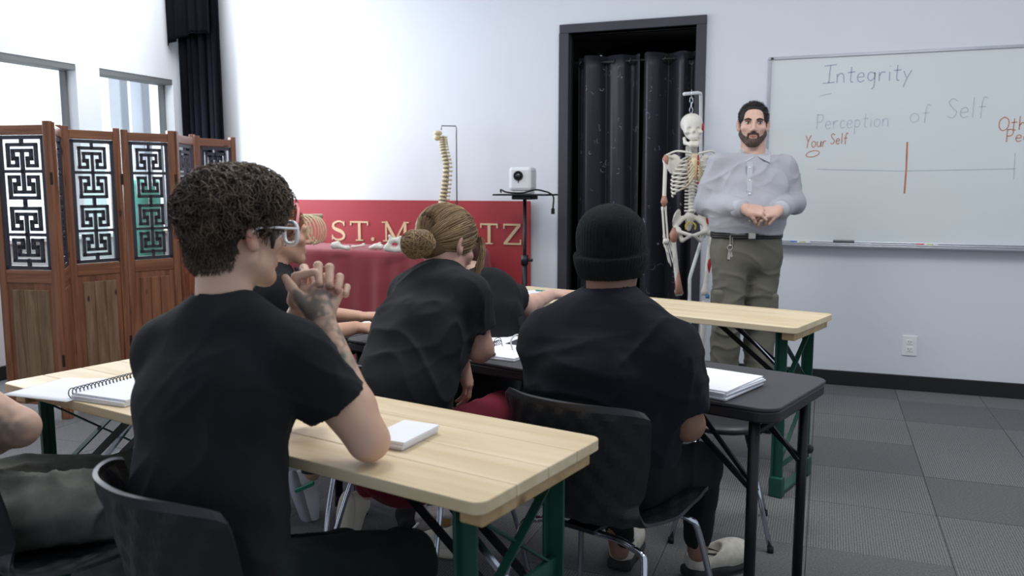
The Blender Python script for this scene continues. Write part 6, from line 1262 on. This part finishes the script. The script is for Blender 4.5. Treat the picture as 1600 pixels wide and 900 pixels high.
# ================================================================== PAPERS AND SMALL THINGS
mat('paper', 'e9ecf3', .85, var=.015, vscale=8); mat('paper_edge', 'c9cbd6', .9, var=.10, vscale=60, stretch=(1, 1, 30)); mat('wire_dark', '4b4e57', .4, .7); mat('cover_white', 'e2e6ee', .4); mat('cable_white', 'd8d9db', .5)
def flat_frame(rz): return rot_z(rz)
def paper_stack(name, px, z, rz, w, h, t, label, n=4, group='papers on the tables', spiral=False):
    """px = (x, y) pixel of its middle at height z"""
    p = onz(*px, z + t); o = empty(name, (p[0], p[1], z + .0008), rz); tag(o, label, 'notebook' if spiral else 'papers', group); zz = 0; g = np.random.default_rng(int(px[0]))
    for k in range(n):
        tk = t / n; dx, dy = g.uniform(-.006, .006, 2); a = g.uniform(-.03, .03)
        s = MB().box((-w / 2, -h / 2, zz), (w / 2, h / 2, zz + tk * .93)).build('sheaf', 'paper', o, bevel=min(.001, tk * .2)); s.location = (dx, dy, 0); s.rotation_euler = (0, 0, a); zz += tk
    if spiral:
        mb = MB(); k = int(h / .0125)
        for i in range(k):
            a = np.linspace(0, 2 * math.pi, 12, endpoint=False); yy = -h / 2 + .0125 * (i + .5); R_ = max(.013, t * .8); mb.tube([(-w / 2 - .002 + R_ * math.cos(q), yy + .002 * math.sin(q), R_ * .93 + .002 + R_ * math.sin(q) * .9) for q in a], .0016, 5, closed=True)
        mb.build('spiral_wire', 'wire_dark', o, True)
    return o
TN, TM, TF = math.radians(TA_NEAR), math.radians(TA_MID), math.radians(TA_FAR)
paper_stack('notepad', (632, 672), .77, TN + .12, .10, .155, .022, 'thick white notepad beside the curly haired student\'s elbow', 3)
nb_ = paper_stack('spiral_notebook', (212, 603), .77, TN + math.pi / 2 * 0 + .18, .20, .26, .020, 'white spiral notebook at the left end of the foreground table', 3, spiral=True)
p = onz(105, 606, .775); o = empty('loose_sheet', (p[0], p[1], .7708), TN + .25); tag(o, 'open white page hanging over the left end of the foreground table', 'papers', 'papers on the tables')
vs_ = []; n = 14
for i in range(n):
    for j in range(8): u = i / (n - 1) - .5; v = j / 7 - .5; vs_.append((u * .24, v * .23, .002 + .010 * math.sin(u * 4 + 1) * (v + .5) + .004 * math.cos(v * 6)))
vs_ = [(x, y, max(z, .0012)) for x, y, z in vs_]
meshobj('page', vs_, [(i * 8 + j, (i + 1) * 8 + j, (i + 1) * 8 + j + 1, i * 8 + j + 1) for i in range(n - 1) for j in range(7)], 'paper', o, True, solid=.0012)
paper_stack('paper_stack', (1120, 592), .74, TM - .05, .19, .26, .030, 'thick stack of white paper on the black table beside the beanie student', 6)
paper_stack('spiral_notebook', (792, 548), .74, TM + .1, .19, .22, .012, 'open spiral notebook between the bun student and the beanie student', 2, spiral=True)
paper_stack('paper_stack', (772, 530), .74, TM + .2, .17, .20, .004, 'thin white sheets behind the open spiral notebook', 2)
paper_stack('paper_stack', (545, 505), .74, TM + .1, .21, .28, .006, 'white sheets under the forearm of the headband student', 2)
paper_stack('paper_stack', (838, 459), .77, TF + .1, .20, .24, .004, 'white sheets under the reaching hand on the far table', 2)
paper_stack('paper_stack', (1002, 469), .77, TF - .2, .10, .15, .003, 'small white sheet on the far table behind the beanie', 1)
p = onz(770, 556, .752); o = MB().lathe([(.011, 0), (.011, .006), (.007, .010), (.0055, .030), (.003, .034)], (0, 0, 0), 14).build('binder_clip', 'rubber', None, True); o.location = (p[0], p[1], .755); tag(o, 'small black clip standing on the open notebook', 'clip')
MB().tube(spline([(0, 0, .03), (.004, .01, .055), (.02, .02, .06), (.03, .02, .03)], 5), .0012, 6).build('wire_handle', 'wire_dark', o, True)
p = onz(806, 545, .76); o = MB().tube(spline([(-.012, -.01, .002), (-.018, .0, .035), (0, .01, .055), (.03, .01, .05), (.05, .02, .02), (.07, .03, .003)], 6), .003, 8).build('white_cable', 'cable_white', None, True); o.location = (p[0], p[1], .755); o.rotation_euler = (0, 0, YAW); tag(o, 'white cable looping up beside the beanie student', 'cable'); MB().tube([(.07, .03, .003), (.085, .036, .003)], .004, 8).build('connector', 'cable_white', o, True)
p = onz(846, 456, .774); o = MB().tube([(-.035, 0, .005), (.035, 0, .005)], .004, 8).build('pen', 'sneaker_green', None, True); o.location = (p[0], p[1], .7755); o.rotation_euler = (0, 0, YAW - .5); tag(o, 'green and black pen on the sheets of the far table', 'pen'); MB().tube([(.035, 0, .005), (.06, 0, .005)], .0045, 8).build('pen_cap', 'rubber', o, True)
# bag on the floor
mat('bag_black', '1c1d20', .85, bump=.3, bscale=300); mat('bag_print', 'b9b2b4', .6, col2='8d8688', vscale=20); mat('bag_gold', 'b08a4a', .5)
p = onz(668, 838, 0); bgo = empty('tote_bag', (p[0], p[1], 0), YAW + .2); tag(bgo, 'black bag with a pale printed flap lying on the floor under the tables', 'bag')
meshobj('bag_body', *sdf_mesh([(rbx((0, .02, .05), (.11, .09, .05), .03), 'u', 0), (ell((-.06, .03, .09), (.06, .06, .04)), 'u', .03)], .007), 'bag_black', bgo)
meshobj('flap', *sdf_mesh([(rbx((.025, -.065, .066), (.075, .012, .045), .01), 'u', 0), (rbx((.02, -.02, .105), (.07, .05, .010), .008), 'u', .02)], .006), 'bag_print', bgo)
MB().box((.045, -.080, .07), (.08, -.074, .098)).build('emblem', 'bag_gold', bgo); MB().tube(spline([(-.04, -.075, .09), (-.075, -.10, .06), (-.07, -.11, .025), (-.02, -.10, .015), (.02, -.09, .02)], 6), .005, 8).build('cord_handle', 'cable_white', bgo, True)
# clamp on the black table's leg and cable plug
